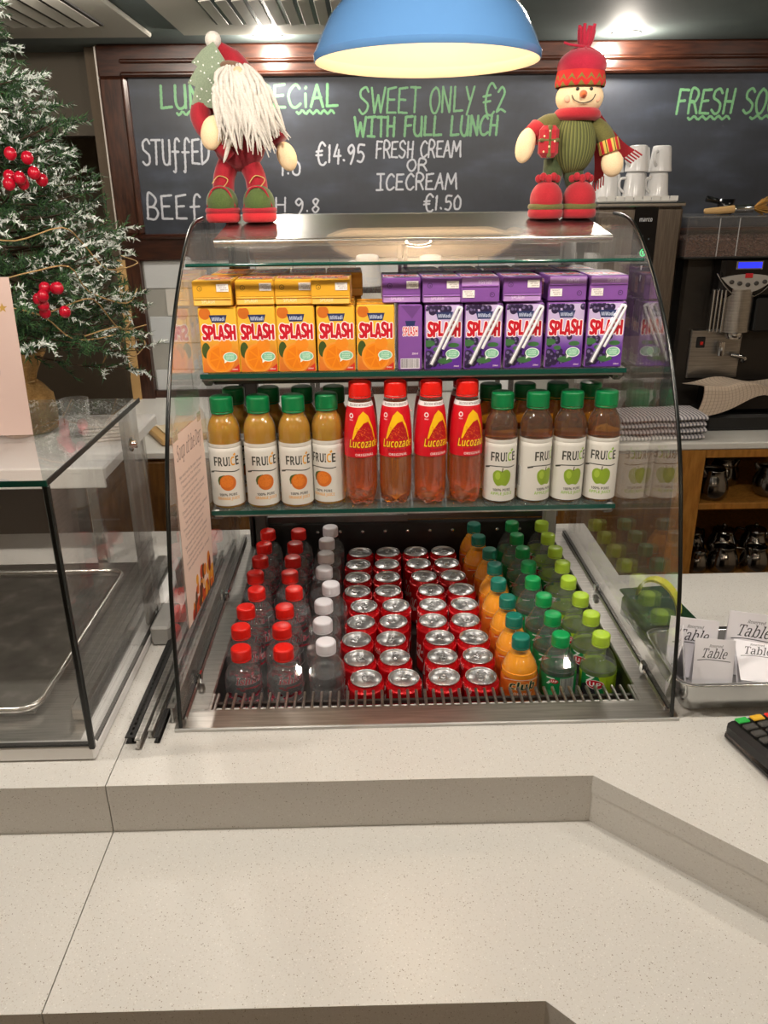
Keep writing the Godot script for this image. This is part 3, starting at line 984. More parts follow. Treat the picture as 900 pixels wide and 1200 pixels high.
# ------------------------------------------------------------------ cartons
func carton_front(orange: bool) -> Image:
	var W := 384
	var H := 640
	var im := canvas(W, H, c8(236, 178, 40) if orange else c8(196, 176, 216))
	if orange:
		for y in H:
			im.fill_rect(Rect2i(0, y, W, 1), c8(236, 186, 62).lerp(c8(218, 116, 46), clampf((y - 200.0) / 400.0, 0.0, 1.0)))
		disc(im, 60, 50, 60, 60, c8(206, 110, 40))
		disc(im, 44, 420, 44, 80, c8(66, 84, 40))
		disc(im, 190, 500, 150, 150, c8(238, 150, 60))
		disc(im, 190, 500, 132, 132, c8(240, 140, 30))
		for k in 7:
			var a := TAU * k / 7 + 0.3
			fill_poly(im, [Vector2(190, 500) + Vector2.from_angle(a + 0.4) * 14, Vector2(190, 500) + Vector2.from_angle(a) * 118, Vector2(190, 500) + Vector2.from_angle(a + 0.76) * 118], c8(232, 126, 28))
		disc(im, 250, 370, 70, 60, c8(236, 140, 40))
		fill_poly(im, [Vector2(270, 640), Vector2(384, 560), Vector2(384, 640)], c8(206, 52, 40))
	else:
		for y in H:
			im.fill_rect(Rect2i(0, y, W, 1), c8(200, 182, 220).lerp(c8(92, 48, 146), clampf((y - 240.0) / 220.0, 0.0, 1.0)))
		for k in 46:
			var x := rng.randf_range(0, W)
			var y := rng.randf_range(0, 60) if k < 10 else rng.randf_range(330, 620)
			if k >= 10 and x > 250:
				continue
			var r := rng.randf_range(22, 44)
			disc(im, x, y, r, r, c8(46, 34, 66))
			disc(im, x - r * 0.3, y - r * 0.3, r * 0.4, r * 0.4, c8(112, 100, 140))
		for l in [[30, 380, 70, 34], [300, 400, 60, 24], [210, 560, 80, 30], [120, 440, 40, 22]]:
			disc(im, l[0], l[1], l[2], l[3], c8(64, 112, 66))
		fill_poly(im, [Vector2(60, 640), Vector2(384, 540), Vector2(384, 640)], c8(98, 50, 152))
	# maker's badge
	fill_poly(im, [Vector2(104, 66), Vector2(290, 66), Vector2(268, 140), Vector2(128, 140)], c8(40, 52, 96))
	write(im, "MiWadi", 132, 84, 132, 40, c8(206, 214, 232))
	for pass_ in 3:   # lettering of uneven height: white surround, then thick red
		var xs := 22.0
		for i in 6:
			var ch: String = "SPLASH"[i]
			var w := [54.0, 52.0, 44.0, 62.0, 52.0, 56.0][i] as float
			var dy := [0.0, 12.0, -4.0, 8.0, -6.0, 10.0][i] as float
			var red := c8(200, 26, 44)
			if pass_ == 0:
				write(im, ch, xs, 162 + dy, w, 150 - absf(dy), red, true, 0.0, 14.0, c8(246, 236, 236))
			elif pass_ == 1:
				write(im, ch, xs, 162 + dy, w, 150 - absf(dy), red, true, 0.0, 4.5, red)
			xs += w + 5.0
	# speech bubble
	disc(im, 292, 488, 76, 50, c8(240, 248, 240))
	fill_poly(im, [Vector2(228, 500), Vector2(226, 552), Vector2(280, 520)], c8(240, 248, 240))
	disc(im, 292, 488, 68, 42, c8(132, 196, 160))
	for k in 3:
		write(im, ["NO ADDED", "SUGAR", "NATURAL"][k], 250, 462 + k * 19, 84, 12, c8(226, 244, 232))
	write(im, "250ml", 306, 606, 56, 16, c8(250, 236, 230))
	return im


func carton_mesh(front: Material, side: Material, end: Material) -> ArrayMesh:
	# a brick: x width, y height, z depth, origin at the middle of the base
	var w := 0.0615 / 2
	var d := 0.0388 / 2
	var h := 0.105
	var b := 0.0016
	var m := ArrayMesh.new()
	var uv := [Vector2(0, 1), Vector2(1, 1), Vector2(1, 0), Vector2(0, 0)]
	var f := MB.new()
	f.poly([Vector3(-w + b, b, d), Vector3(w - b, b, d), Vector3(w - b, h - b, d), Vector3(-w + b, h - b, d)], uv)
	f.poly([Vector3(w - b, b, -d), Vector3(-w + b, b, -d), Vector3(-w + b, h - b, -d), Vector3(w - b, h - b, -d)], uv)
	f.into(m, front)
	var s := MB.new()
	s.poly([Vector3(w, b, d - b), Vector3(w, b, -d + b), Vector3(w, h - b, -d + b), Vector3(w, h - b, d - b)], uv)
	s.poly([Vector3(-w, b, -d + b), Vector3(-w, b, d - b), Vector3(-w, h - b, d - b), Vector3(-w, h - b, -d + b)], uv)
	s.into(m, side)
	var e := MB.new()
	e.poly([Vector3(-w + b, h, d - b), Vector3(w - b, h, d - b), Vector3(w - b, h, -d + b), Vector3(-w + b, h, -d + b)], uv)
	e.poly([Vector3(-w + b, 0, -d + b), Vector3(w - b, 0, -d + b), Vector3(w - b, 0, d - b), Vector3(-w + b, 0, d - b)], uv)
	var c := Vector3(0, h / 2, 0)
	var z4 := [Vector2(0.5, 0.06), Vector2(0.5, 0.06), Vector2(0.5, 0.06), Vector2(0.5, 0.06)]
	for q in [-1, 1]:   # rounded corners
		for r in [-1, 1]:
			e.face([Vector3(q * w, b, r * (d - b)), Vector3(q * w, h - b, r * (d - b)), Vector3(q * (w - b), h - b, r * d), Vector3(q * (w - b), b, r * d)], c, z4.duplicate())
		for y in [0, 1]:
			var y0: float = h if y else 0.0
			var yi: float = h - b if y else b
			e.face([Vector3(-w + b, y0, q * (d - b)), Vector3(w - b, y0, q * (d - b)), Vector3(w - b, yi, q * d), Vector3(-w + b, yi, q * d)], c, z4.duplicate())
			e.face([Vector3(q * (w - b), y0, -d + b), Vector3(q * (w - b), y0, d - b), Vector3(q * w, yi, d - b), Vector3(q * w, yi, -d + b)], c, z4.duplicate())
	e.into(m, end)
	return m


func on_top_shelf(x: float, lift: float, z: float) -> Vector3:   # carton layout, drawn for a 61 mm carton, set out for a 68 mm one
	return Vector3(1.1 * x, 0.4917 + 1.1 * lift, 1.1 * z - 0.105)


func cartons() -> void:
	var proto := {}
	for k in ["orange", "purple"]:
		var orange: bool = k == "orange"
		var base := c8(226, 168, 50) if orange else c8(128, 80, 156)
		var lite := c8(246, 196, 96) if orange else c8(186, 146, 206)
		var side := canvas(256, 640, base)
		fill_poly(side, [Vector2(20, 0), Vector2(256, 0), Vector2(150, 130)], base.darkened(0.15))
		fill_poly(side, [Vector2(70, 150), Vector2(190, 150), Vector2(176, 200), Vector2(84, 200)], c8(40, 52, 96))
		write(side, "SPLASH", 44, 210, 170, 90, c8(206, 28, 44), true, 0.0, 7.0, c8(248, 240, 240))
		write(side, "250ml", 150, 470, 70, 20, c8(250, 240, 240))
		barcode(side, Rect2i(16, 530, 224, 104), c8(40, 34, 44), c8(240, 236, 240))
		var end := canvas(256, 160, base)
		end.fill_rect(Rect2i(0, 112, 256, 48), lite)
		end.fill_rect(Rect2i(0, 106, 256, 6), base.darkened(0.25))
		disc(end, 44, 46, 18, 18, base.darkened(0.4))
		disc(end, 44, 46, 13, 13, base)
		disc(end, 46, 48, 5, 5, base.darkened(0.4))
		write(end, "SPLASH", 52, 122, 90, 26, lite.lightened(0.5))
		var mesh := carton_mesh(tmat(carton_front(orange), 0.28), tmat(side, 0.28), tmat(end, 0.28))
		proto[k] = mesh
	var straw_im := mat(c8(236, 236, 240), 0.2)
	var film := mat(c8(214, 208, 222), 0.12)
	var sticker_im := canvas(96, 64, c8(238, 232, 228))
	for r in 3:
		write(sticker_im, ["PRODUCT", "NOT SOLD", "30014"][r], 14 + r * 8, 8 + r * 17, 60, 11, c8(150, 140, 140))
	var sticker_m := tmat(sticker_im, 0.6)
	var y := 0.0003
	# standing cartons: front row, then the row behind that carries the lying ones
	var xo := [-0.2385, -0.1765, -0.1145, -0.0505, 0.0145]
	var xp := [0.124, 0.1885, 0.254, 0.3205, 0.387]
	for row in 3:
		for i in 5:
			if row == 2 and i == 4:   # the last stack is one carton shorter
				continue
			var o := thing("juice_carton", "orange juice carton standing %s from the sign, %s row of the top shelf" % [ordinal(i), ["front", "second", "third"][row]], "carton", on_top_shelf(xo[i] + rng.randf_range(-.0006, .0006), y, -0.268 - row * 0.045), rng.randf_range(-0.02, 0.02), "orange juice cartons on the top shelf")
			o.scale = Vector3.ONE * 1.1
			part(o, "box", proto.orange, null)
			part(o, "top_seam", boxm(Vector3(0, 0.1062, 0), Vector3(0.06, 0.002, 0.008), 0.0006), M.orange_card)
	var side_c := thing("juice_carton", "purple juice carton turned side-on with its barcode showing", "carton", on_top_shelf(0.0695, y, -0.28), -PI / 2, "purple juice cartons on the top shelf")
	side_c.scale = Vector3.ONE * 1.1
	part(side_c, "box", proto.purple, null)
	var side_b := thing("juice_carton", "purple juice carton turned side-on, hidden behind the barcode one", "carton", on_top_shelf(0.0695, y, -0.345), -PI / 2, "purple juice cartons on the top shelf")
	side_b.scale = Vector3.ONE * 1.1
	part(side_b, "box", proto.purple, null)
	for row in 3:
		for i in 5:
			var has_straw: bool = i != 3
			var lab := "purple juice carton %s straw, %s from the barcode carton, %s row" % ["with a" if has_straw and row == 0 else "without", ordinal(i), ["front", "second", "third"][row]]
			var o := thing("juice_carton", lab, "carton", on_top_shelf(xp[i] + rng.randf_range(-.0006, .0006), y, -0.268 - row * 0.045), rng.randf_range(-0.02, 0.02), "purple juice cartons on the top shelf")
			o.scale = Vector3.ONE * 1.1
			part(o, "box", proto.purple, null)
			part(o, "top_seam", boxm(Vector3(0, 0.1062, 0), Vector3(0.06, 0.002, 0.008), 0.0006), M.purple_card)
			if row == 0 and has_straw:
				var z := 0.0222
				var sp := [Vector3(-0.0195, 0.0095, z), Vector3(0.0195, 0.094, z), Vector3(0.0235, 0.0985, z), Vector3(0.0268, 0.0935, z), Vector3(-0.001, 0.034, z)]
				part(o, "straw", tubem(smooth(sp, 4), 0.0023, 8), straw_im)
				var q := MB.new()
				q.box(Vector3.ZERO, Vector3(0.0085, 0.098, 0.0008), 0.0003)
				var fo := part(o, "straw_wrapper", q, pane(c8(235, 232, 240), 0.12, 0.1))
				fo.position = Vector3(0.0005, 0.052, 0.0202)
				fo.rotation.z = -0.437
	# cartons lying on top with their ends to the front
	var lying := [[-0.242, 0, 0], [-0.178, 0, 0], [-0.1165, 0, 0], [-0.055, 0, 0], [0.056, 1, 0], [0.1175, 1, 0], [0.1815, 1, 1], [0.2475, 1, 0], [0.318, 1, 1], [0.385, 1, 1]]
	for i in lying.size():
		var l: Array = lying[i]
		var pur: bool = l[1] == 1
		var lab := ""
		if pur:
			lab = "purple carton lying flat end-out on the others, %s from the orange ones" % ordinal(i - 4)
		else:
			lab = "orange carton lying flat end-out on the others, %s from the sign" % ordinal(i)
		var o := thing("lying_carton", lab, "carton", on_top_shelf(l[0], y + 0.1072 + 0.0196, -0.353 + rng.randf_range(-0.004, 0.004)), rng.randf_range(-0.03, 0.03), "cartons lying on the top shelf stack")
		var tw := Basis(Vector3.RIGHT, PI / 2)
		if l[2]:
			tw = Basis(Vector3.BACK, PI) * tw
		o.scale = Vector3.ONE * 1.1
		var b := part(o, "box", proto.purple if pur else proto.orange, null)
		b.basis = tw
		var s := part(o, "price_sticker", sticker_quad(), sticker_m)
		s.position = Vector3(0.017 if not l[2] else -0.0185, 0.0085 if not l[2] else -0.006, 0.1055)
		part(o, "end_seam", boxm(Vector3(0, -0.0085 if not l[2] else 0.006, 0.1055), Vector3(0.059, 0.0016, 0.002), 0.0006), M.purple_card if pur else M.orange_card)
	for i in 5:
		var o := thing("lying_carton", "purple carton lying flat at the back of the stack, %s from the orange ones" % ordinal(i), "carton", on_top_shelf(0.095 + i * 0.067, y + 0.1072 + 0.0196, -0.462), rng.randf_range(-0.08, 0.08), "cartons lying on the top shelf stack")
		o.scale = Vector3.ONE * 1.1
		var b := part(o, "box", proto.purple, null)
		b.basis = Basis(Vector3.RIGHT, PI / 2)
		var under := thing("juice_carton", "purple juice carton standing under the rear lying ones, %s along" % ordinal(i), "carton", on_top_shelf(0.095 + i * 0.067, y, -0.41), 0.0, "purple juice cartons on the top shelf")
		under.scale = Vector3.ONE * 1.1
		part(under, "box", proto.purple, null)
	for i in 4:
		var o := thing("lying_carton", "orange carton lying flat at the back of the stack, %s from the sign" % ordinal(i), "carton", on_top_shelf(-0.232 + i * 0.064, y + 0.1072 + 0.0196, -0.462), rng.randf_range(-0.06, 0.06), "cartons lying on the top shelf stack")
		o.scale = Vector3.ONE * 1.1
		var b := part(o, "box", proto.orange, null)
		b.basis = Basis(Vector3.RIGHT, PI / 2)
		var under := thing("juice_carton", "orange juice carton standing under the rear lying ones, %s from the sign" % ordinal(i), "carton", on_top_shelf(-0.232 + i * 0.064, y, -0.41), 0.0, "orange juice cartons on the top shelf")
		under.scale = Vector3.ONE * 1.1
		part(under, "box", proto.orange, null)


func sticker_quad() -> MB:
	var f := MB.new()
	f.poly([Vector3(-0.0095, -0.0058, 0.0003), Vector3(0.0095, -0.0058, 0.0003), Vector3(0.0095, 0.0058, 0.0003), Vector3(-0.0095, 0.0058, 0.0003)], [Vector2(0, 1), Vector2(1, 1), Vector2(1, 0), Vector2(0, 0)])
	f.poly([Vector3(0.0095, -0.0058, 0.0), Vector3(-0.0095, -0.0058, 0.0), Vector3(-0.0095, 0.0058, 0.0), Vector3(0.0095, 0.0058, 0.0)])
	return f


# ------------------------------------------------------------------ bottles
func fruit_label(orange: bool) -> Image:
	var W := 1024
	var H := 640
	var im := canvas(W, H, c8(218, 215, 208))
	var ink := c8(58, 58, 50)
	var acc := c8(224, 158, 50) if orange else c8(142, 186, 62)
	var x := 392.0
	for i in 6:
		var ch: String = "FRUICE"[i]
		var w := [40.0, 44.0, 44.0, 14.0, 44.0, 38.0][i] as float
		write(im, ch, x, 128, w, 92, acc if i == 4 else ink)
		x += w + 7.0
	fill_poly(im, [Vector2(590, 112), Vector2(612, 92), Vector2(622, 112), Vector2(604, 126)], acc)
	stroke(im, smooth([Vector2(330, 296), Vector2(390, 276), Vector2(480, 272), Vector2(590, 282), Vector2(650, 276)], 8), 5.0, ink)
	stroke(im, [Vector2(330, 296), Vector2(372, 284)], 9.0, ink)
	if orange:
		fill_poly(im, smooth([Vector2(420, 372), Vector2(440, 330), Vector2(500, 316), Vector2(476, 380), Vector2(430, 420)], 4), c8(74, 92, 40))
		disc(im, 520, 395, 82, 82, c8(206, 108, 34))
		disc(im, 512, 385, 62, 60, c8(222, 124, 40))
		for k in 60:
			disc(im, 520 + rng.randf_range(-60, 60), 395 + rng.randf_range(-60, 60), 2.5, 2.5, c8(196, 98, 30))
	else:
		fill_poly(im, smooth([Vector2(512, 326), Vector2(560, 308), Vector2(600, 350), Vector2(596, 420), Vector2(556, 476), Vector2(512, 470), Vector2(466, 474), Vector2(428, 420), Vector2(424, 348), Vector2(462, 312), Vector2(512, 326)], 6), c8(136, 164, 44))
		disc(im, 470, 370, 26, 40, c8(162, 188, 66))
		stroke(im, [Vector2(512, 328), Vector2(518, 292)], 5.0, c8(80, 70, 40))
	write(im, "100% PURE", 424, 506, 180, 28, ink)
	write(im, "ORANGE JUICE" if orange else "APPLE JUICE", 404, 544, 224, 40, acc)
	barcode(im, Rect2i(150, 300, 100, 220), c8(60, 60, 60), c8(240, 240, 238))
	for k in 9:
		write(im, "ingredients and nutrition", 780, 250 + k * 30, 180, 14, c8(120, 120, 116), false)
	return im


func fruit_bottle(orange: bool) -> Node3D:
	var t := thing("juice_bottle", "", "bottle", Vector3.ZERO, 0.0, "green-capped juice bottles on the middle shelf")
	var R := 0.0282
	var sh := smooth([Vector2(0.0262, 0.0), Vector2(R, 0.006), Vector2(R, 0.102), Vector2(R - 0.0016, 0.107), Vector2(R, 0.112), Vector2(R, 0.124), Vector2(0.0275, 0.14), Vector2(0.0235, 0.153), Vector2(0.0185, 0.162), Vector2(0.0175, 0.174)], 4)
	var shell := [Vector2(0, 0.001), Vector2(0.02, 0.0), Vector2(0.0262, 0.0)]
	shell.append_array(sh)
	var juice := [Vector2(0, 0.0015)]
	for q in sh:
		juice.append(Vector2(q.x - 0.0009, maxf(q.y, 0.0016)))
	juice.append(Vector2(0, 0.174))
	part(t, "plastic", lathem(shell, 28), M.pet)
	part(t, "juice", lathem(juice, 28), M.juice_orange if orange else M.juice_apple)
	var lb := []
	for q in sh:
		if q.y >= 0.004 and q.y <= 0.119:
			lb.append(Vector2(q.x + 0.0005, q.y))
	part(t, "label", lathem(lb, 36), tmat(fruit_label(orange), 0.35))
	cap_part(t, 0.0192, 0.171, 0.195, M.cap_green)
	return t


func cap_part(t: Node3D, r: float, y0: float, y1: float, m: Material) -> void:
	var c := MB.new()
	var rows := []
	var hs := [Vector2(r, y0), Vector2(r, y1 - 0.0035), Vector2(r - 0.0012, y1 - 0.001), Vector2(r - 0.0035, y1), Vector2(0, y1)]
	for h in hs:
		var row := PackedVector3Array()
		for k in 49:
			var a := TAU * (k % 48) / 48 - PI
			var rr: float = h.x + (0.00035 if k % 2 else 0.0) * (1.0 if h.x >= r - 0.0001 else 0.0)
			row.append(Vector3(rr * sin(a), h.y, rr * cos(a)))
		rows.append(row)
	c.grid(rows)
	var o := part(t, "cap", c, m)
	part(o, "tamper_ring", lathem([Vector2(r - 0.001, y0 - 0.0045), Vector2(r + 0.0001, y0 - 0.004), Vector2(r + 0.0001, y0 - 0.0015), Vector2(r - 0.001, y0 - 0.001)], 24), m)


func energy_label() -> Image:
	var W := 1024
	var H := 560
	var im := canvas(W, H, c8(206, 20, 36))
	im.fill_rect(Rect2i(0, 0, W, 46), c8(236, 230, 230))
	write(im, "DELICIOUS WITH ADDED FIZZ", 350, 10, 330, 26, c8(90, 70, 70))
	var c := Vector2(530, 0)
	# golden arch over a dark red peak of bubbles
	fill_poly(im, [c + Vector2(-122, 372), c + Vector2(-96, 250), c + Vector2(-50, 130), c + Vector2(0, 84), c + Vector2(56, 130), c + Vector2(104, 250), c + Vector2(128, 372)], c8(244, 190, 24))
	fill_poly(im, [c + Vector2(-106, 372), c + Vector2(-60, 276), c + Vector2(0, 206), c + Vector2(52, 190), c + Vector2(92, 270), c + Vector2(112, 372)], c8(178, 18, 30))
	for k in 70:
		disc(im, c.x + rng.randf_range(-84, 88), rng.randf_range(250, 370), 4, 4, c8(224, 110, 40))
	write(im, "Lucozade", 376, 366, 316, 92, c8(252, 208, 40), true, 0.12, 5.0, c8(150, 10, 24))
	write(im, "ENERGY", 436, 474, 190, 24, c8(150, 20, 40))
	write(im, "ORIGINAL", 440, 518, 190, 26, c8(244, 224, 220))
	disc(im, 392, 130, 26, 26, c8(236, 220, 220))
	disc(im, 392, 130, 14, 14, c8(206, 20, 36))
	write(im, "380ml", 372, 166, 44, 14, c8(240, 226, 226))
	barcode(im, Rect2i(60, 200, 150, 180), c8(40, 20, 20), c8(240, 236, 236))
	return im


func energy_bottle() -> Node3D:
	var t := thing("energy_drink_bottle", "", "bottle", Vector3.ZERO, 0.0, "red-capped amber drink bottles on the middle shelf")
	var R := 0.0282
	var sh := smooth([Vector2(0.0205, 0.0), Vector2(0.026, 0.004), Vector2(R, 0.016), Vector2(R, 0.09), Vector2(0.0282, 0.118), Vector2(0.0266, 0.145), Vector2(0.0238, 0.168), Vector2(0.0198, 0.184), Vector2(0.0178, 0.193)], 4)
	# petal foot: five lobes
	var rows := []
	for j in sh.size():
		var row := PackedVector3Array()
		for k in 41:
			var a := TAU * (k % 40) / 40 - PI
			var q: Vector2 = sh[j]
			var dent := (0.5 + 0.5 * cos(a * 5.0)) * clampf(1.0 - q.y / 0.022, 0.0, 1.0)
			row.append(Vector3((q.x - 0.006 * dent) * sin(a), q.y + 0.003 * dent, (q.x - 0.006 * dent) * cos(a)))
		rows.append(row)
	var bottom := PackedVector3Array()
	var top := PackedVector3Array()
	var inn := []
	for k in 41:
		bottom.append(Vector3(0, 0.004, 0))
		top.append(Vector3(0, 0.186, 0))
	for r in rows:
		if r[0].y > 0.186:
			continue
		var row := PackedVector3Array()
		for q in r:
			row.append(Vector3(q.x * 0.965, q.y + (0.0008 if q.y < 0.01 else 0.0), q.z * 0.965))
		inn.append(row)
	var b2 := PackedVector3Array()
	for k in 41:
		b2.append(Vector3(0, 0.005, 0))
	inn.push_front(b2)
	inn.append(top)
	rows.push_front(bottom)
	var s := MB.new()
	s.grid(rows)
	part(t, "plastic", s, M.pet)
	var l := MB.new()
	l.grid(inn)
	part(t, "drink", l, M.amber)
	var lb := []
	for q in sh:
		if q.y >= 0.088 and q.y <= 0.186:
			lb.append(Vector2(q.x + 0.0005, q.y))
	part(t, "label", lathem(lb, 36), tmat(energy_label(), 0.28))
	part(t, "neck_ring", lathem([Vector2(0.0178, 0.188), Vector2(0.0192, 0.1885), Vector2(0.0192, 0.19), Vector2(0.0178, 0.1905)], 24), M.pet)
	cap_part(t, 0.0188, 0.194, 0.217, M.cap_red)
	return t


func shelf_bottles() -> void:
	var y := 0.234
	var K := 1.09
	var fo := fruit_bottle(true)
	var fa := fruit_bottle(false)
	var en := energy_bottle()
	for o in [fo, fa, en]:
		o.scale = Vector3.ONE * 1.09
	var first := {}
	var xo := [-0.2495, -0.188, -0.1285, -0.0725]
	var turn_o := [0.12, 0.26, 0.2, -0.35]
	var xa := [0.229, 0.29, 0.3485, 0.4075]
	var turn_a := [0.0, 0.55, 0.15, -0.2]
	for row in 2:
		for i in 4:
			for k in 2:
				var lab := "%s juice bottle with green cap, %s row, %s from the red-capped bottles" % ["orange" if k == 0 else "apple", "front" if row == 0 else "second", ordinal(3 - i if k == 0 else i)]
				var p := Vector3((xo if k == 0 else xa)[i] * K + (0.012 if row else 0.0) * (1 if k == 0 else -1), y, -0.3953 - row * 0.07 - (0.013 if k == 0 and i == 3 and row == 0 else 0.0))
				var src: Node3D = fo if k == 0 else fa
				var tr: float = (turn_o if k == 0 else turn_a)[i] + row * 0.7
				if not first.has(k):
					first[k] = true
					src.position = p
					src.rotation.y = tr
					src.set_meta("label", lab)
				else:
					copy(src, p, tr, lab)
	var xe := [-0.0145, 0.0455, 0.1065, 0.168]
	var te := [0.1, 0.0, 0.36, 0.22]
	for i in 4:
		var lab := "amber drink bottle with red label and cap, %s from the orange juice" % ordinal(i)
		if i == 0:
			en.position = Vector3(xe[0] * K, y, -0.3953)
			en.rotation.y = te[0]
			en.set_meta("label", lab)
		else:
			copy(en, Vector3(xe[i] * K, y, -0.3953), te[i], lab)
	for i in [0, 2, 3]:
		copy(en, Vector3(xe[i] * K + 0.002, y, -0.466), 0.5 + i, "amber drink bottle standing behind the %s red-capped one of the front row" % ordinal(i))


# ------------------------------------------------------------------ deck: bottles and cans in columns
func soda_profile() -> Array:
	return smooth([Vector2(0.026, 0.0), Vector2(0.0315, 0.005), Vector2(0.0325, 0.014), Vector2(0.0325, 0.102), Vector2(0.0318, 0.109), Vector2(0.0288, 0.12), Vector2(0.0225, 0.132), Vector2(0.0165, 0.1405), Vector2(0.0132, 0.146), Vector2(0.013, 0.156)], 4).map(func(q): return Vector2(q.x, q.y * 1.055))

func water_profile() -> Array:
	return smooth([Vector2(0.027, 0.0), Vector2(0.0315, 0.004), Vector2(0.0325, 0.012), Vector2(0.0322, 0.082), Vector2(0.0305, 0.088), Vector2(0.0305, 0.091), Vector2(0.0325, 0.098), Vector2(0.0326, 0.11), Vector2(0.0298, 0.124), Vector2(0.0228, 0.134), Vector2(0.0158, 0.139), Vector2(0.0145, 0.145), Vector2(0.0142, 0.156)], 4).map(func(q): return Vector2(q.x, q.y * 1.055))

func deck_bottle(called: String, sh: Array, fill: float, drink: Material, cap: Material, cap_r: float, label: Image, ly0: float, ly1: float, clear_label := false) -> Node3D:
	var t := thing(called, "", "bottle", Vector3.ZERO, 0.0, "")
	var shell := [Vector2(0, 0.002), Vector2(0.018, 0.0005), Vector2(0.026, 0.0)]
	shell.append_array(sh)
	part(t, "plastic", lathem(shell, 24), M.pet)
	var inn := [Vector2(0, 0.0025)]
	var top := 0.02
	for q in sh:
		if q.y <= fill:
			inn.append(Vector2(q.x - 0.0009, maxf(q.y, 0.0026)))
			top = q.x - 0.0009
	inn.append(Vector2(top, fill))
	inn.append(Vector2(top, fill))
	inn.append(Vector2(0, fill))
	part(t, "drink", lathem(inn, 24), drink)
	if label != null:
		var lb := []
		for q in sh:
			if q.y >= ly0 and q.y <= ly1:
				lb.append(Vector2(q.x + 0.0005, q.y))
		var m := tmat(label, 0.3)
		if clear_label:
			m.transparency = BaseMaterial3D.TRANSPARENCY_ALPHA_SCISSOR
			m.alpha_scissor_threshold = 0.5
		part(t, "label", lathem(lb, 32), m)
	part(t, "neck_ring", lathem([Vector2(0.0135, 0.1545), Vector2(0.0158, 0.155), Vector2(0.0158, 0.1565), Vector2(0.0135, 0.157)], 20), M.pet)
	cap_part(t, cap_r, 0.1605, 0.179, cap)
	return t


func water_label(variant: int) -> Image:
	var im := canvas(1024, 420, Color(1, 1, 1, 0))
	for k in 26:   # printed red berries and leaves above the name
		disc(im, rng.randf_range(330, 1000), rng.randf_range(10, 110), rng.randf_range(14, 34), rng.randf_range(10, 22), c8(150, 36, 58))
	write(im, "Ishka", 400, 110, 250, 130, c8(214, 36, 62), true, 0.15, 4.0, c8(236, 226, 230), "Droid Serif")
	for k in 12:
		disc(im, 430 + k * 34, 318 + rng.randf_range(-20, 20), 26, 14, c8(200, 32, 56))
	stroke(im, smooth([Vector2(640, 230), Vector2(720, 180), Vector2(800, 240)], 6), 8, c8(224, 70, 110))
	var r := Rect2i(700, 150, 150, 210)
	im.fill_rect(r, c8(222, 222, 226))
	im.fill_rect(Rect2i(r.position + Vector2i(10, 10), r.size - Vector2i(20, 20)), c8(96, 98, 102))
	return im


func club_label() -> Image:
	var im := canvas(1024, 420, c8(236, 122, 40))
	for k in 40:
		disc(im, rng.randf_range(0, 1024), rng.randf_range(0, 420), rng.randf_range(20, 60), rng.randf_range(10, 40), c8(242, 146, 60) if k % 2 else c8(226, 96, 30))
	stroke(im, smooth([Vector2(330, 60), Vector2(420, 20), Vector2(560, 16), Vector2(700, 60)], 8), 7, c8(248, 226, 200))
	write(im, "club", 396, 48, 240, 150, c8(24, 62, 52), true, 0.08, 8.0, c8(246, 226, 170))
	write(im, "ORANGE", 440, 250, 170, 44, c8(250, 236, 220))
	for k in 3:
		disc(im, 690 + k * 26, 150 + k * 20, 10, 46, c8(206, 60, 30))
	barcode(im, Rect2i(60, 120, 160, 200), c8(40, 30, 20), c8(244, 240, 236))
	return im


func up_label(lime: bool) -> Image:
	var im := canvas(1024, 420, c8(166, 204, 40) if lime else c8(20, 140, 78))
	if lime:
		fill_poly(im, [Vector2(300, 0), Vector2(470, 0), Vector2(560, 420), Vector2(300, 420)], c8(30, 132, 70))
		fill_poly(im, [Vector2(320, 210), Vector2(430, 80), Vector2(470, 420), Vector2(300, 420)], c8(40, 40, 46))
		write(im, "7", 346, 8, 80, 110, c8(238, 240, 236), true, 0.1)
		disc(im, 446, 150, 84, 84, c8(240, 236, 236))
		disc(im, 446, 150, 75, 75, c8(196, 26, 46))
		write(im, "UP", 394, 108, 104, 84, c8(248, 244, 244))
		for k in 4:
			write(im, "zero sugar lemon lime", 590, 70 + k * 80, 300, 20, c8(120, 160, 40), false)
		disc(im, 720, 380, 180, 60, c8(60, 150, 60))
	else:
		write(im, "7", 356, 24, 76, 130, c8(236, 240, 236), true, 0.1)
		disc(im, 440, 84, 40, 40, c8(196, 40, 50))
		write(im, "UP", 414, 64, 54, 40, c8(248, 244, 244))
		barcode(im, Rect2i(494, 20, 140, 330), c8(60, 66, 66), c8(206, 214, 208))
		for k in 4:
			disc(im, 400 + k * 8, 300 + (k % 2) * 30, 40, 30, c8(60, 176, 110))
		fill_poly(im, [Vector2(690, 0), Vector2(1024, 0), Vector2(1024, 420), Vector2(760, 420)], c8(16, 120, 66))
	return im


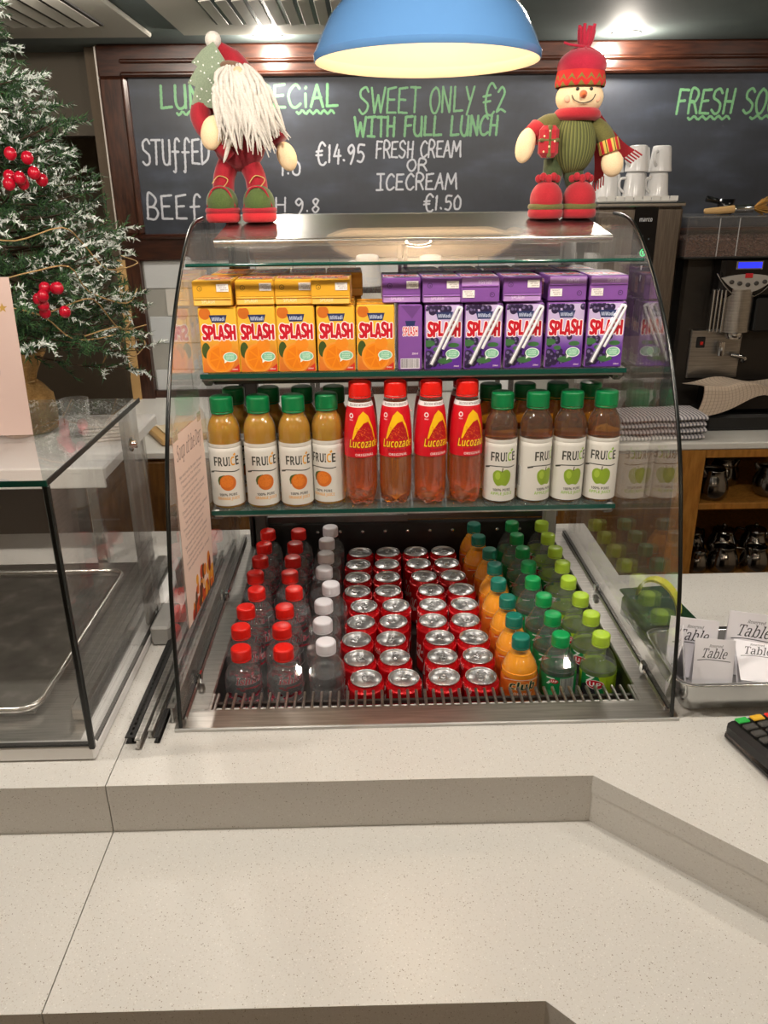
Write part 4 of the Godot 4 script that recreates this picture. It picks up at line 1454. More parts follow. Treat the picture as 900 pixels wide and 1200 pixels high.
func deck_drinks() -> void:
	var y := -0.1198
	var water := deck_bottle("water_bottle", water_profile(), 0.128, M.water, M.cap_red, 0.0175, water_label(0), 0.03, 0.104, true)
	water.set_meta("group", "red-capped bottles on the case deck")
	var plain := deck_bottle("clear_water_bottle", water_profile(), 0.118, M.water, M.cap_white, 0.0178, null, 0.0, 0.0)
	plain.set_meta("group", "white-capped bottles on the case deck")
	var club := deck_bottle("orange_soda_bottle", soda_profile(), 0.146, M.soda_orange, M.cap_teal, 0.0158, club_label(), 0.035, 0.108)
	club.set_meta("group", "orange soda bottles on the case deck")
	var green := deck_bottle("clear_soda_bottle", soda_profile(), 0.124, M.water, M.cap_emerald, 0.0158, up_label(false), 0.035, 0.108)
	green.set_meta("group", "green-capped bottles on the case deck")
	var lime := deck_bottle("lime_soda_bottle", soda_profile(), 0.118, M.water, M.cap_lime, 0.0158, up_label(true), 0.035, 0.108)
	lime.set_meta("group", "lime-capped bottles on the case deck")
	var cols := [
		[water, "red-capped water bottle, %s from the grille, outer column along the steel wall", [-0.23, -0.241, -0.242, -0.231, -0.243, -0.242, -0.242, -0.242], -0.152],
		[water, "red-capped water bottle, %s from the grille, inner column beside the white caps", [-0.156, -0.166, -0.168, -0.156, -0.171, -0.171, -0.172, -0.17], -0.151],
		[plain, "white-capped water bottle, %s from the grille", [-0.083, -0.092, -0.094, -0.083, -0.1, -0.1, -0.101, -0.096], -0.168],
		[club, "orange soda bottle with teal cap, %s from the grille", [0.263, 0.264, 0.264, 0.258, 0.262, 0.262, 0.247, 0.246], -0.172],
		[green, "clear soda bottle with green cap, %s from the grille", [0.335, 0.337, 0.336, 0.329, 0.335, 0.336, 0.336, 0.338], -0.176],
		[lime, "clear soda bottle with lime cap, %s from the grille", [0.407, 0.409, 0.408, 0.402, 0.407, 0.408, 0.408, 0.409], -0.174]]
	var used := {}
	for c in cols:
		for i in 8:
			var src: Node3D = c[0]
			var p := Vector3(c[2][i], y, c[3] - i * 0.0745)
			var tr := rng.randf_range(-0.5, 0.5)
			if i == 0:
				tr = {"outer": 0.1, "inner": -0.75}.get("outer" if "outer" in c[1] else ("inner" if "inner" in c[1] else ""), 0.0)
			var lab: String = c[1] % ordinal(i)
			if not used.has(src):
				used[src] = true
				src.position = p
				src.rotation.y = tr
				src.set_meta("label", lab)
			else:
				copy(src, p, tr, lab)
	# cans
	var im := canvas(1024, 560, c8(196, 16, 26))
	write(im, "Coca-Cola", 270, 150, 460, 220, c8(244, 236, 236), true, 0.25, 0.0, Color.WHITE, "Droid Serif")
	stroke(im, smooth([Vector2(180, 400), Vector2(400, 330), Vector2(640, 420), Vector2(860, 340)], 8), 16, c8(240, 230, 230))
	write(im, "Coca-Cola", 800, 40, 150, 60, c8(236, 210, 210), true, 0.25, 0.0, Color.WHITE, "Droid Serif")
	var can := thing("drink_can", "", "can", Vector3.ZERO, 0.0, "red drink cans on the case deck")
	var R := 0.0322
	part(can, "body", lathem(smooth([Vector2(0.024, 0.0), Vector2(0.0265, 0.002), Vector2(0.031, 0.008), Vector2(R, 0.013), Vector2(R, 0.098), Vector2(0.0316, 0.102), Vector2(0.0272, 0.1108), Vector2(0.0266, 0.1125)], 3), 32), tmat_metal(im))
	part(can, "base", lathem([Vector2(0.0, 0.006), Vector2(0.02, 0.003), Vector2(0.0242, 0.0)], 24), M.alu)
	var lid := part(can, "lid", lathem([Vector2(0.0266, 0.1122), Vector2(0.0278, 0.1128), Vector2(0.0281, 0.1142), Vector2(0.0274, 0.115), Vector2(0.0264, 0.1148), Vector2(0.0258, 0.1135), Vector2(0.0252, 0.1112), Vector2(0.0236, 0.1106), Vector2(0.0222, 0.1112), Vector2(0.0214, 0.1118), Vector2(0.0, 0.1118)], 32), M.alu)
	var ring := []
	for k in 17:
		var a := TAU * k / 16
		ring.append(Vector3(0.0062 * sin(a), 0.1131, -0.004 + 0.0092 * cos(a)))
	var tab := MB.new()
	tab.tube(ring, 0.0012, 6, false)
	tab.box(Vector3(0, 0.1131, -0.0005), Vector3(0.0105, 0.0011, 0.0075), 0.0004)
	part(lid, "pull_tab", tab, M.alu)
	part(lid, "rivet", lathem([Vector2(0.0022, 0.1118), Vector2(0.0022, 0.1142), Vector2(0.0, 0.1145)], 10), M.alu)
	var sc := []
	for k in 21:
		var a := TAU * k / 20
		sc.append(Vector3(0.0085 * sin(a), 0.112, 0.0095 + 0.0085 * cos(a)))
	var mo := MB.new()
	mo.tube(sc, 0.0005, 5, false)
	part(lid, "score_line", mo, M.alu)
	var cx := [[-0.013, -0.026, -0.031, -0.023, -0.017, -0.031, -0.031, -0.03, -0.026], [0.0535, 0.04, 0.0352, 0.042, 0.049, 0.035, 0.035, 0.036, 0.0402], [0.125, 0.128, 0.129, 0.121, 0.126, 0.128, 0.117, 0.109, 0.1062], [0.1905, 0.1935, 0.1945, 0.1865, 0.1915, 0.1935, 0.1825, 0.1745, 0.1718]]
	var firstc := true
	for c in 4:
		for i in 9:
			var lab := "red drink can, %s from the grille, %s column of cans from the water bottles" % [ordinal(i), ordinal(c)]
			var p := Vector3(cx[c][i], y, -0.146 - i * 0.0668)
			var tr := rng.randf_range(-PI, PI)
			if i == 0:
				tr = [0.35, -0.6, 2.4, 2.9][c]
			if firstc:
				firstc = false
				can.position = p
				can.rotation.y = tr
				can.set_meta("label", lab)
			else:
				copy(can, p, tr, lab)


func tmat_metal(im: Image) -> StandardMaterial3D:
	var m := tmat(im, 0.26, 0.35)
	return m


# ------------------------------------------------------------------ plush figures on the case top
func top_y(z: float) -> float:   # height of the sloping steel top
	return 0.7185 + (-0.405 - z) * (0.752 - 0.7185) / 0.25

func boot(t: Node3D, x: float, z: float, sole: Material, upper: Material, band: Material, s := 1.0) -> Node3D:
	var b := part(t, "boot", ballm(Vector3(x, 0.032 * s, z + 0.004), Vector3(0.028, 0.03, 0.031) * s, 20, 12), upper)
	part(b, "sole", lathem([Vector2(0.0, 0.0), Vector2(0.026, 0.0), Vector2(0.03, 0.004), Vector2(0.0305, 0.012), Vector2(0.029, 0.015)].map(func(q): return q * s), 24), sole).position = Vector3(x, 0.0005, z + 0.004)
	part(b, "welt", lathem([Vector2(0.0292, 0.015), Vector2(0.031, 0.018), Vector2(0.0305, 0.022), Vector2(0.0285, 0.024)].map(func(q): return q * s), 24), band).position = Vector3(x, 0.0005, z + 0.004)
	return b

func santa() -> void:
	var z0 := -0.58
	var t := thing("santa_figure", "plush Santa with long white beard holding a flat fir tree", "plush figure", Vector3(-0.235, top_y(z0) - 0.0005, z0))
	t.scale = Vector3.ONE * 1.07
	var red := cloth(c8(136, 10, 28), c8(156, 16, 36), 31)
	var dred := cloth(c8(112, 10, 26), c8(134, 16, 34), 32)
	var green := cloth(c8(60, 78, 32), c8(76, 94, 42), 33)
	var white := cloth(c8(184, 178, 170), c8(212, 206, 198), 34)
	for q in [-0.031, 0.033]:
		var b := boot(t, q, 0.012, cloth(c8(176, 24, 34), c8(194, 36, 44), 35), green, red)
		part(b, "lace", tubem(smooth([Vector3(q - 0.012, 0.05, 0.032), Vector3(q + 0.004, 0.056, 0.034), Vector3(q + 0.014, 0.07, 0.026), Vector3(q - 0.002, 0.076, 0.024), Vector3(q - 0.013, 0.064, 0.028)], 5), 0.0009, 6), mat(c8(176, 150, 90), 0.9))
		part(b, "piping", tubem(smooth([Vector3(q - 0.024, 0.026, 0.03), Vector3(q - 0.014, 0.052, 0.036), Vector3(q, 0.058, 0.034), Vector3(q + 0.014, 0.052, 0.036), Vector3(q + 0.024, 0.026, 0.03)], 4), 0.002, 6), red)
	for q in [[-0.029, -0.014], [0.031, 0.012]]:
		part(t, "leg", tubem(smooth([Vector3(q[0], 0.045, 0.008), Vector3(q[0] * 0.9, 0.075, 0.004), Vector3(q[1] + 0.001, 0.105, 0.0)], 4), 0.0185, 14), red)
	var bl := MB.new()
	bl.ball(Vector3(0.004, 0.128, 0.0), Vector3(0.045, 0.045, 0.036), 22, 14)
	bl.tube([Vector3(0.002, 0.13, 0), Vector3(-0.002, 0.175, -0.002), Vector3(0.0, 0.205, -0.004)], [0.042, 0.034, 0.022], 18)
	part(t, "body", bl, dred)
	part(t, "head", ballm(Vector3(0.006, 0.22, 0.0), Vector3(0.03, 0.032, 0.03), 18, 12), mat(c8(222, 178, 146), 0.9))
	part(t, "nose", ballm(Vector3(0.016, 0.232, 0.042), Vector3(0.009, 0.009, 0.009), 12, 8), mat(c8(226, 176, 140), 0.9))
	# arms and mittens
	var a1 := part(t, "arm", tubem(smooth([Vector3(-0.028, 0.19, 0.0), Vector3(-0.052, 0.182, 0.014), Vector3(-0.052, 0.158, 0.03), Vector3(-0.03, 0.13, 0.036), Vector3(-0.008, 0.105, 0.032)], 4), [0.012, 0.0135, 0.015, 0.0165, 0.017, 0.018, 0.018, 0.017, 0.016, 0.016, 0.0155, 0.015, 0.014, 0.013, 0.012, 0.011, 0.01], 14), red)
	part(a1, "mitten", ballm(Vector3(-0.034, 0.142, 0.046), Vector3(0.019, 0.027, 0.014), 16, 12, Basis(Vector3.BACK, -0.25)), M.cream)
	var a2 := part(t, "arm", tubem(smooth([Vector3(0.03, 0.178, 0.004), Vector3(0.058, 0.152, 0.014), Vector3(0.078, 0.13, 0.02)], 4), [0.018, 0.0185, 0.019, 0.019, 0.019, 0.0185, 0.018, 0.018, 0.017], 14), dred)
	part(a2, "mitten", ballm(Vector3(0.087, 0.106, 0.024), Vector3(0.0165, 0.024, 0.014), 16, 12, Basis(Vector3.BACK, 0.35)), M.cream)
	# beard: locks of yarn
	var yarn := MB.new()
	var bg := RandomNumberGenerator.new()
	bg.seed = 5
	for i in 210:
		var a := bg.randf_range(-1.25, 1.35)
		var s := Vector3(0.012 + 0.02 * sin(a), bg.randf_range(0.2, 0.246), 0.022 + 0.012 * cos(a))
		var reach := bg.randf_range(0.5, 1.0)
		var e := Vector3(0.018 + 0.062 * sin(a) * reach + 0.012, 0.215 - (0.05 + 0.05 * cos(a * 0.8)) * reach - bg.randf_range(0, 0.02), 0.045 + 0.012 * cos(a) + bg.randf_range(-0.008, 0.01))
		var m := s.lerp(e, 0.45) + Vector3(bg.randf_range(-0.016, 0.016), bg.randf_range(0.0, 0.02), 0.018)
		e += Vector3(bg.randf_range(-0.008, 0.012), bg.randf_range(-0.004, 0.012), 0)
		yarn.tube(smooth([s, m, e], 4), [0.0016, 0.0034, 0.0042, 0.0044, 0.004, 0.0034, 0.0028, 0.0018, 0.0008], 6)
	part(t, "beard", yarn, white)
	for e in [Vector3(0.048, 0.135, 0.04), Vector3(-0.018, 0.096, 0.05)]:
		part(t, "beard_lock", tubem(smooth([Vector3(0.004 + e.x * 0.3, 0.17, 0.05), e.lerp(Vector3(0.01, 0.17, 0.055), 0.4), e], 5), [0.003, 0.004, 0.0045, 0.0048, 0.0048, 0.0046, 0.004, 0.0036, 0.003, 0.002, 0.0008], 7), white)
	# hat with bobble
	var h := part(t, "hat", tubem(smooth([Vector3(0.006, 0.222, -0.004), Vector3(0.004, 0.246, -0.004), Vector3(-0.006, 0.262, 0.0), Vector3(-0.022, 0.28, 0.006)], 4), [0.032, 0.031, 0.029, 0.027, 0.025, 0.022, 0.02, 0.019, 0.016, 0.013, 0.01, 0.007, 0.005], 18), red)
	part(h, "hat_brim", tubem(smooth([Vector3(-0.022, 0.242, 0.018), Vector3(0.0, 0.246, 0.032), Vector3(0.026, 0.24, 0.022), Vector3(0.034, 0.236, 0.0)], 4), 0.005, 8), cloth(c8(96, 70, 56), c8(124, 96, 76), 36))
	part(h, "bobble", ballm(Vector3(-0.026, 0.283, 0.01), Vector3(0.0135, 0.0135, 0.0135), 16, 10), white)
	# felt fir tree in front of the shoulder
	var o := PackedVector2Array()
	for q in [[-15, 52], [-4, 72], [-8, 76], [4, 96], [-2, 100], [8, 122], [-22, 124], [-44, 120], [-38, 100], [-46, 96], [-34, 78], [-40, 74], [-27, 60]]:
		o.append(Vector2(q[0] * 0.00153, (258 - q[1]) * 0.00135))
	var fm := MB.new()
	fm.prism(o, 0.022, 0.03)
	var ft := part(t, "felt_tree", fm, cloth(c8(110, 124, 104), c8(132, 144, 122), 37))
	var dots := MB.new()
	for i in 40:
		var q := Vector2(bg.randf_range(-0.065, 0.01), bg.randf_range(0.19, 0.265))
		if Geometry2D.is_point_in_polygon(q, o):
			dots.ball(Vector3(q.x, q.y, 0.0305), Vector3(0.0014, 0.0014, 0.0007), 6, 4)
	part(ft, "snow_dots", dots, M.white_paint)


func cloth(a: Color, b: Color, sd: int) -> StandardMaterial3D:
	var m := triplanar(mat(Color.WHITE, 0.95), noise_tex(128, 0.12, [[0.0, a], [1.0, b]], FastNoiseLite.TYPE_SIMPLEX, 2, sd), Vector3.ONE * 18.0, false)
	m.rim_enabled = true
	m.rim = 0.4
	m.rim_tint = 0.6
	return m


func snowman() -> void:
	var z0 := -0.58
	var t := thing("snowman_figure", "knitted snowman in green jumper and red hat holding a present", "plush figure", Vector3(0.376, top_y(z0) - 0.0005, z0))
	t.scale = Vector3.ONE * 1.07
	var red := cloth(c8(144, 14, 28), c8(162, 24, 38), 41)
	var crim := cloth(c8(150, 12, 42), c8(168, 22, 54), 42)
	var olive := cloth(c8(80, 78, 36), c8(98, 94, 46), 43)
	var dgreen := cloth(c8(44, 56, 30), c8(58, 70, 38), 44)
	# ribbed knit
	var kn := canvas(64, 64, c8(78, 82, 42))
	for k in 8:
		kn.fill_rect(Rect2i(k * 8, 0, 3, 64), c8(104, 106, 58))
		kn.fill_rect(Rect2i(k * 8 + 6, 0, 2, 64), c8(56, 60, 30))
	var knit := mat(Color.WHITE, 0.95)
	knit.albedo_texture = ImageTexture.create_from_image(kn)
	knit.uv1_scale = Vector3(5, 1, 1)
	for q in [-0.029, 0.03]:
		var b := boot(t, q, 0.008, red, red, olive, 1.02)
		for k in 5:   # ruffled cuff
			var a := -1.0 + k * 0.5
			part(b, "ruffle", ballm(Vector3(q + 0.019 * sin(a), 0.066 + 0.003 * (k % 2), 0.008 + 0.016 * cos(a)), Vector3(0.0065, 0.007, 0.005), 10, 7), red)
		part(t, "leg", tubem([Vector3(q * 0.95, 0.04, 0.004), Vector3(q * 0.6, 0.075, 0.002), Vector3(q * 0.5, 0.095, 0)], [0.016, 0.018, 0.02], 14), dgreen)
	part(t, "body", ballm(Vector3(0.013, 0.122, 0.002), Vector3(0.041, 0.051, 0.038), 28, 16), knit)
	part(t, "neck", tubem([Vector3(0.015, 0.155, 0.0), Vector3(0.018, 0.178, 0.0)], 0.03, 18), knit)
	var hd := part(t, "head", ballm(Vector3(0.02, 0.194, 0.003), Vector3(0.0405, 0.03, 0.035), 24, 14), M.cream)
	part(hd, "nose", tubem([Vector3(0.018, 0.196, 0.034), Vector3(0.017, 0.1955, 0.044), Vector3(0.016, 0.195, 0.05)], [0.0068, 0.0055, 0.002], 12), cloth(c8(196, 92, 40), c8(212, 110, 56), 45))
	for x in [0.008, 0.031]:
		part(hd, "eye", ballm(Vector3(x, 0.204, 0.0355), Vector3(0.003, 0.003, 0.002), 10, 6), M.black)
	part(hd, "smile", tubem(smooth([Vector3(-0.001, 0.195, 0.0345), Vector3(0.004, 0.187, 0.0365), Vector3(0.018, 0.1825, 0.0385), Vector3(0.033, 0.187, 0.037), Vector3(0.039, 0.196, 0.034)], 5), 0.0008, 6), M.black)
	for x in [-0.006, 0.043]:
		part(hd, "cheek", ballm(Vector3(x, 0.19, 0.028), Vector3(0.007, 0.006, 0.004), 10, 6), cloth(c8(222, 170, 140), c8(228, 178, 150), 46))
	# scarf
	var sc := MB.new()
	sc.lathe(smooth([Vector2(0.031, 0.157), Vector2(0.039, 0.162), Vector2(0.04, 0.17), Vector2(0.034, 0.1765), Vector2(0.03, 0.176)], 3), 28, -PI, PI, Vector3(0.018, 0, 0.002))
	var s := part(t, "scarf", sc, red)
	for q in [[Vector3(0.05, 0.165, -0.004), Vector3(0.07, 0.145, -0.01), Vector3(0.098, 0.118, -0.01), Vector3(0.118, 0.105, -0.006)], [Vector3(0.05, 0.162, -0.012), Vector3(0.064, 0.13, -0.02), Vector3(0.07, 0.095, -0.02), Vector3(0.07, 0.064, -0.018)]]:
		var rb := MB.new()
		var rows := []
		var back := []
		for p in smooth(q, 4):
			var wv := Vector3(0.007, 0.006, 0.006)
			rows.append(PackedVector3Array([p - wv, p + wv]))
			back.append(PackedVector3Array([p + wv + Vector3(0.001, 0.001, -0.004), p - wv + Vector3(0.001, 0.001, -0.004)]))
		rb.grid(rows)
		rb.grid(back)
		for k in 5:
			var e: Vector3 = q[3] + Vector3(0.007, 0.006, 0.006) * (k / 2.0 - 1.0)
			rb.tube([e, e + (q[3] - q[2]).normalized() * 0.016], 0.0014, 5)
		part(s, "scarf_tail", rb, red)
	# hat: patterned band, gathered crown and tuft
	var band := canvas(512, 64, c8(178, 34, 34))
	for k in 16:
		fill_poly(band, [Vector2(k * 32, 44), Vector2(k * 32 + 16, 14), Vector2(k * 32 + 32, 44), Vector2(k * 32 + 16, 30)], c8(112, 104, 44))
		fill_poly(band, [Vector2(k * 32 + 4, 64), Vector2(k * 32 + 16, 44), Vector2(k * 32 + 28, 64)], c8(112, 104, 44))
	var hb := MB.new()
	hb.lathe(smooth([Vector2(0.041, 0.2095), Vector2(0.0425, 0.213), Vector2(0.042, 0.222), Vector2(0.0395, 0.234)], 3), 32, -PI, PI, Vector3(0.02, 0, 0.0))
	part(t, "hat_band", hb, tmat(band, 0.95))
	var hc := MB.new()
	hc.lathe(smooth([Vector2(0.0395, 0.233), Vector2(0.041, 0.242), Vector2(0.038, 0.252), Vector2(0.027, 0.262), Vector2(0.012, 0.268), Vector2(0.009, 0.272)], 3), 28, -PI, PI, Vector3(0.021, 0, 0.0))
	for k in 9:
		var a := TAU * k / 9
		hc.tube(smooth([Vector3(0.021 + 0.036 * sin(a), 0.248, 0.036 * cos(a)), Vector3(0.021 + 0.022 * sin(a), 0.262, 0.022 * cos(a)), Vector3(0.022 + 0.008 * sin(a), 0.268, 0.008 * cos(a))], 3), 0.003, 6)
	var hat := part(t, "hat_crown", hc, crim)
	var tf := MB.new()
	for k in 12:
		var a := TAU * k / 12
		tf.tube([Vector3(0.022 + 0.005 * sin(a), 0.266, 0.005 * cos(a)), Vector3(0.024 + 0.01 * sin(a), 0.28, 0.01 * cos(a)), Vector3(0.025 + 0.013 * sin(a), 0.295 + 0.004 * (k % 3), 0.012 * cos(a))], [0.003, 0.004, 0.0028], 6)
	part(hat, "tuft", tf, crim)
	part(hat, "tie", tubem(smooth([Vector3(0.03, 0.268, 0.008), Vector3(0.012, 0.27, 0.012), Vector3(-0.004, 0.2725, 0.01), Vector3(-0.014, 0.276, 0.008)], 4), 0.0022, 6), crim)
	# arms
	var a1 := part(t, "arm", tubem(smooth([Vector3(-0.012, 0.156, 0.0), Vector3(-0.034, 0.152, 0.008), Vector3(-0.058, 0.138, 0.016)], 4), [0.014, 0.015, 0.016, 0.0165, 0.0165, 0.016, 0.0155, 0.015, 0.0145], 14), olive)
	part(a1, "cuff", tubem([Vector3(-0.048, 0.146, 0.012), Vector3(-0.06, 0.134, 0.018)], 0.0185, 14), red)
	part(a1, "mitten", ballm(Vector3(-0.073, 0.119, 0.024), Vector3(0.0165, 0.0285, 0.014), 16, 12, Basis(Vector3.BACK, -0.25)), M.cream)
	var a2 := part(t, "arm", tubem(smooth([Vector3(0.044, 0.155, 0.0), Vector3(0.064, 0.138, 0.006), Vector3(0.076, 0.118, 0.01)], 4), [0.014, 0.015, 0.016, 0.0165, 0.0165, 0.0165, 0.016, 0.0155, 0.015], 14), olive)
	var cuff := canvas(256, 16, c8(200, 170, 80))
	for k in 8:
		cuff.fill_rect(Rect2i(k * 32, 0, 14, 16), c8(176, 26, 36))
		cuff.fill_rect(Rect2i(k * 32 + 18, 0, 4, 16), c8(80, 80, 30))
	part(a2, "cuff", tubem([Vector3(0.0725, 0.127, 0.009), Vector3(0.0785, 0.107, 0.011)], 0.0185, 16), tmat(cuff, 0.95))
	part(a2, "mitten", ballm(Vector3(0.083, 0.09, 0.014), Vector3(0.0195, 0.0225, 0.0145), 16, 12, Basis(Vector3.BACK, 0.2)), M.cream)
	# present under the arm
	var pr := part(t, "present", boxm(Vector3(-0.036, 0.124, 0.035), Vector3(0.033, 0.05, 0.026), 0.007), red)
	part(pr, "band", boxm(Vector3(-0.036, 0.124, 0.035), Vector3(0.007, 0.0512, 0.0272), 0.002), olive)
	part(pr, "band", boxm(Vector3(-0.036, 0.126, 0.035), Vector3(0.0342, 0.006, 0.0272), 0.002), olive)
	for k in 5:
		part(pr, "dot", ballm(Vector3(-0.046 + (k % 3) * 0.009, 0.108 + k * 0.008, 0.0485), Vector3(0.0018, 0.0018, 0.0008), 8, 5), M.cream)


# ------------------------------------------------------------------ fir tree
func fir_tree() -> void:
	var base := Vector3(-0.86, 0.2455, -0.9)
	var t := thing("christmas_tree", "snow-tipped artificial Christmas tree in a hessian sack", "christmas tree", base)
	var tg := RandomNumberGenerator.new()
	tg.seed = 11
	var dark := MB.new()
	var mid := MB.new()
	var frost := MB.new()
	var wood := MB.new()
	wood.tube([Vector3(0, 0.1, 0), Vector3(0, 0.6, 0), Vector3(0, 1.0, 0)], [0.016, 0.01, 0.003], 8)
	for i in 330:
		var h := 0.2 + 0.78 * pow(tg.randf(), 1.25)
		var ang := tg.randf_range(-PI, PI)
		var reach := (1.04 - h) * 0.4 * tg.randf_range(0.75, 1.08) + 0.03
		var d := Vector3(sin(ang), tg.randf_range(-0.12, 0.3), cos(ang)).normalized()
		var s := Vector3(0, h, 0)
		var e := s + d * reach
		var m := s.lerp(e, 0.55) + Vector3(0, -0.012, 0)
		var path := smooth([s, m, e], 3)
		wood.tube(path, [0.003, 0.0028, 0.0024, 0.002, 0.0017, 0.0014, 0.001], 4, false)
		var snowy := tg.randf() < 0.62
		var twigs := 4 + int(reach * 18)
		for k in twigs:
			var f := 0.25 + 0.75 * float(k + 1) / twigs
			var p: Vector3 = path[int(f * (path.size() - 1))]
			var td := (d + Vector3(tg.randf_range(-0.9, 0.9), tg.randf_range(-0.5, 0.6), tg.randf_range(-0.9, 0.9))).normalized()
			var tl := tg.randf_range(0.04, 0.075)
			for q in 34:
				var g := float(q) / 34.0
				var o := p + td * tl * g
				var nd := (td * 0.9 + Vector3(tg.randf_range(-1, 1), tg.randf_range(-1, 1), tg.randf_range(-1, 1))).normalized()
				var side := nd.cross(Vector3(tg.randf(), tg.randf(), tg.randf())).normalized() * 0.0014
				var nl := tg.randf_range(0.013, 0.023)
				var target: MB = frost if (snowy and f > 0.6 and g > 0.2 and tg.randf() < 0.6) else (mid if tg.randf() < 0.45 else dark)
				if target == frost:
					side *= 1.8
					nl *= 0.62
				target.poly([o - side, o + side, o + nd * nl])
	part(t, "trunk", wood, mat(c8(70, 52, 36), 0.9))
	part(t, "foliage", dark, mat(c8(32, 62, 36), 0.7))
	part(t, "foliage", mid, mat(c8(58, 98, 50), 0.7))
	part(t, "snow_tips", frost, mat(c8(220, 226, 222), 0.85))
	var berry := mat(c8(176, 14, 40), 0.2)
	var bm := ballm(Vector3.ZERO, Vector3(0.012, 0.013, 0.012), 14, 9).mesh()
	for c in [Vector3(0.185, 0.60, 0.22), Vector3(0.2, 0.345, 0.24)]:
		for k in 8:
			var b := part(t, "berry", bm, berry)
			b.position = c + Vector3(tg.randf_range(-0.035, 0.035), tg.randf_range(-0.04, 0.04), tg.randf_range(-0.012, 0.02))
	var twine := mat(c8(168, 138, 92), 0.9)
	for k in 5:
		var a0 := tg.randf_range(-0.2, 1.2)
		var y := 0.26 + 0.06 * k
		var p := []
		for q in 7:
			var a := a0 + q * 0.28
			var r := 0.29 + 0.03 * sin(q * 2.0 + k)
			p.append(Vector3(r * sin(a), y - 0.02 * q + 0.03 * sin(q * 1.7 + k), r * cos(a)))
		part(t, "twine", tubem(smooth(p, 4), 0.0016, 6), twine)
	# sack: gathered neck over a squarish bag
	var bur := triplanar(mat(Color.WHITE, 0.95), noise_tex(256, 0.09, [[0.0, c8(118, 88, 46)], [0.5, c8(150, 116, 66)], [1.0, c8(176, 142, 90)]], FastNoiseLite.TYPE_CELLULAR, 2, 15), Vector3.ONE * 9.0, false)
	var rows := []
	for pr in [Vector2(0.0, 0.0), Vector2(0.06, 0.0), Vector2(0.074, 0.01), Vector2(0.078, 0.05), Vector2(0.074, 0.095), Vector2(0.055, 0.115), Vector2(0.042, 0.128), Vector2(0.046, 0.145), Vector2(0.06, 0.175), Vector2(0.075, 0.2), Vector2(0.066, 0.198), Vector2(0.03, 0.15)]:
		var row := PackedVector3Array()
		for k in 41:
			var a := TAU * (k % 40) / 40
			var sq := 1.0 + 0.1 * cos(4.0 * a) * (1.0 if pr.y < 0.11 else 0.0) + (0.09 * sin(a * 9.0) if pr.y > 0.11 else 0.02 * sin(a * 7.0))
			row.append(Vector3(pr.x * sq * sin(a), pr.y, pr.x * sq * cos(a)))
		rows.append(row)
	var sk := MB.new()
	sk.grid(rows)
	var so := part(t, "sack", sk, bur, "brown hessian sack round the foot")
	part(so, "tie", tubem(smooth([Vector3(-0.044, 0.128, 0.01), Vector3(-0.02, 0.127, 0.042), Vector3(0.02, 0.129, 0.042), Vector3(0.045, 0.128, 0.008)], 4), 0.003, 6), twine)


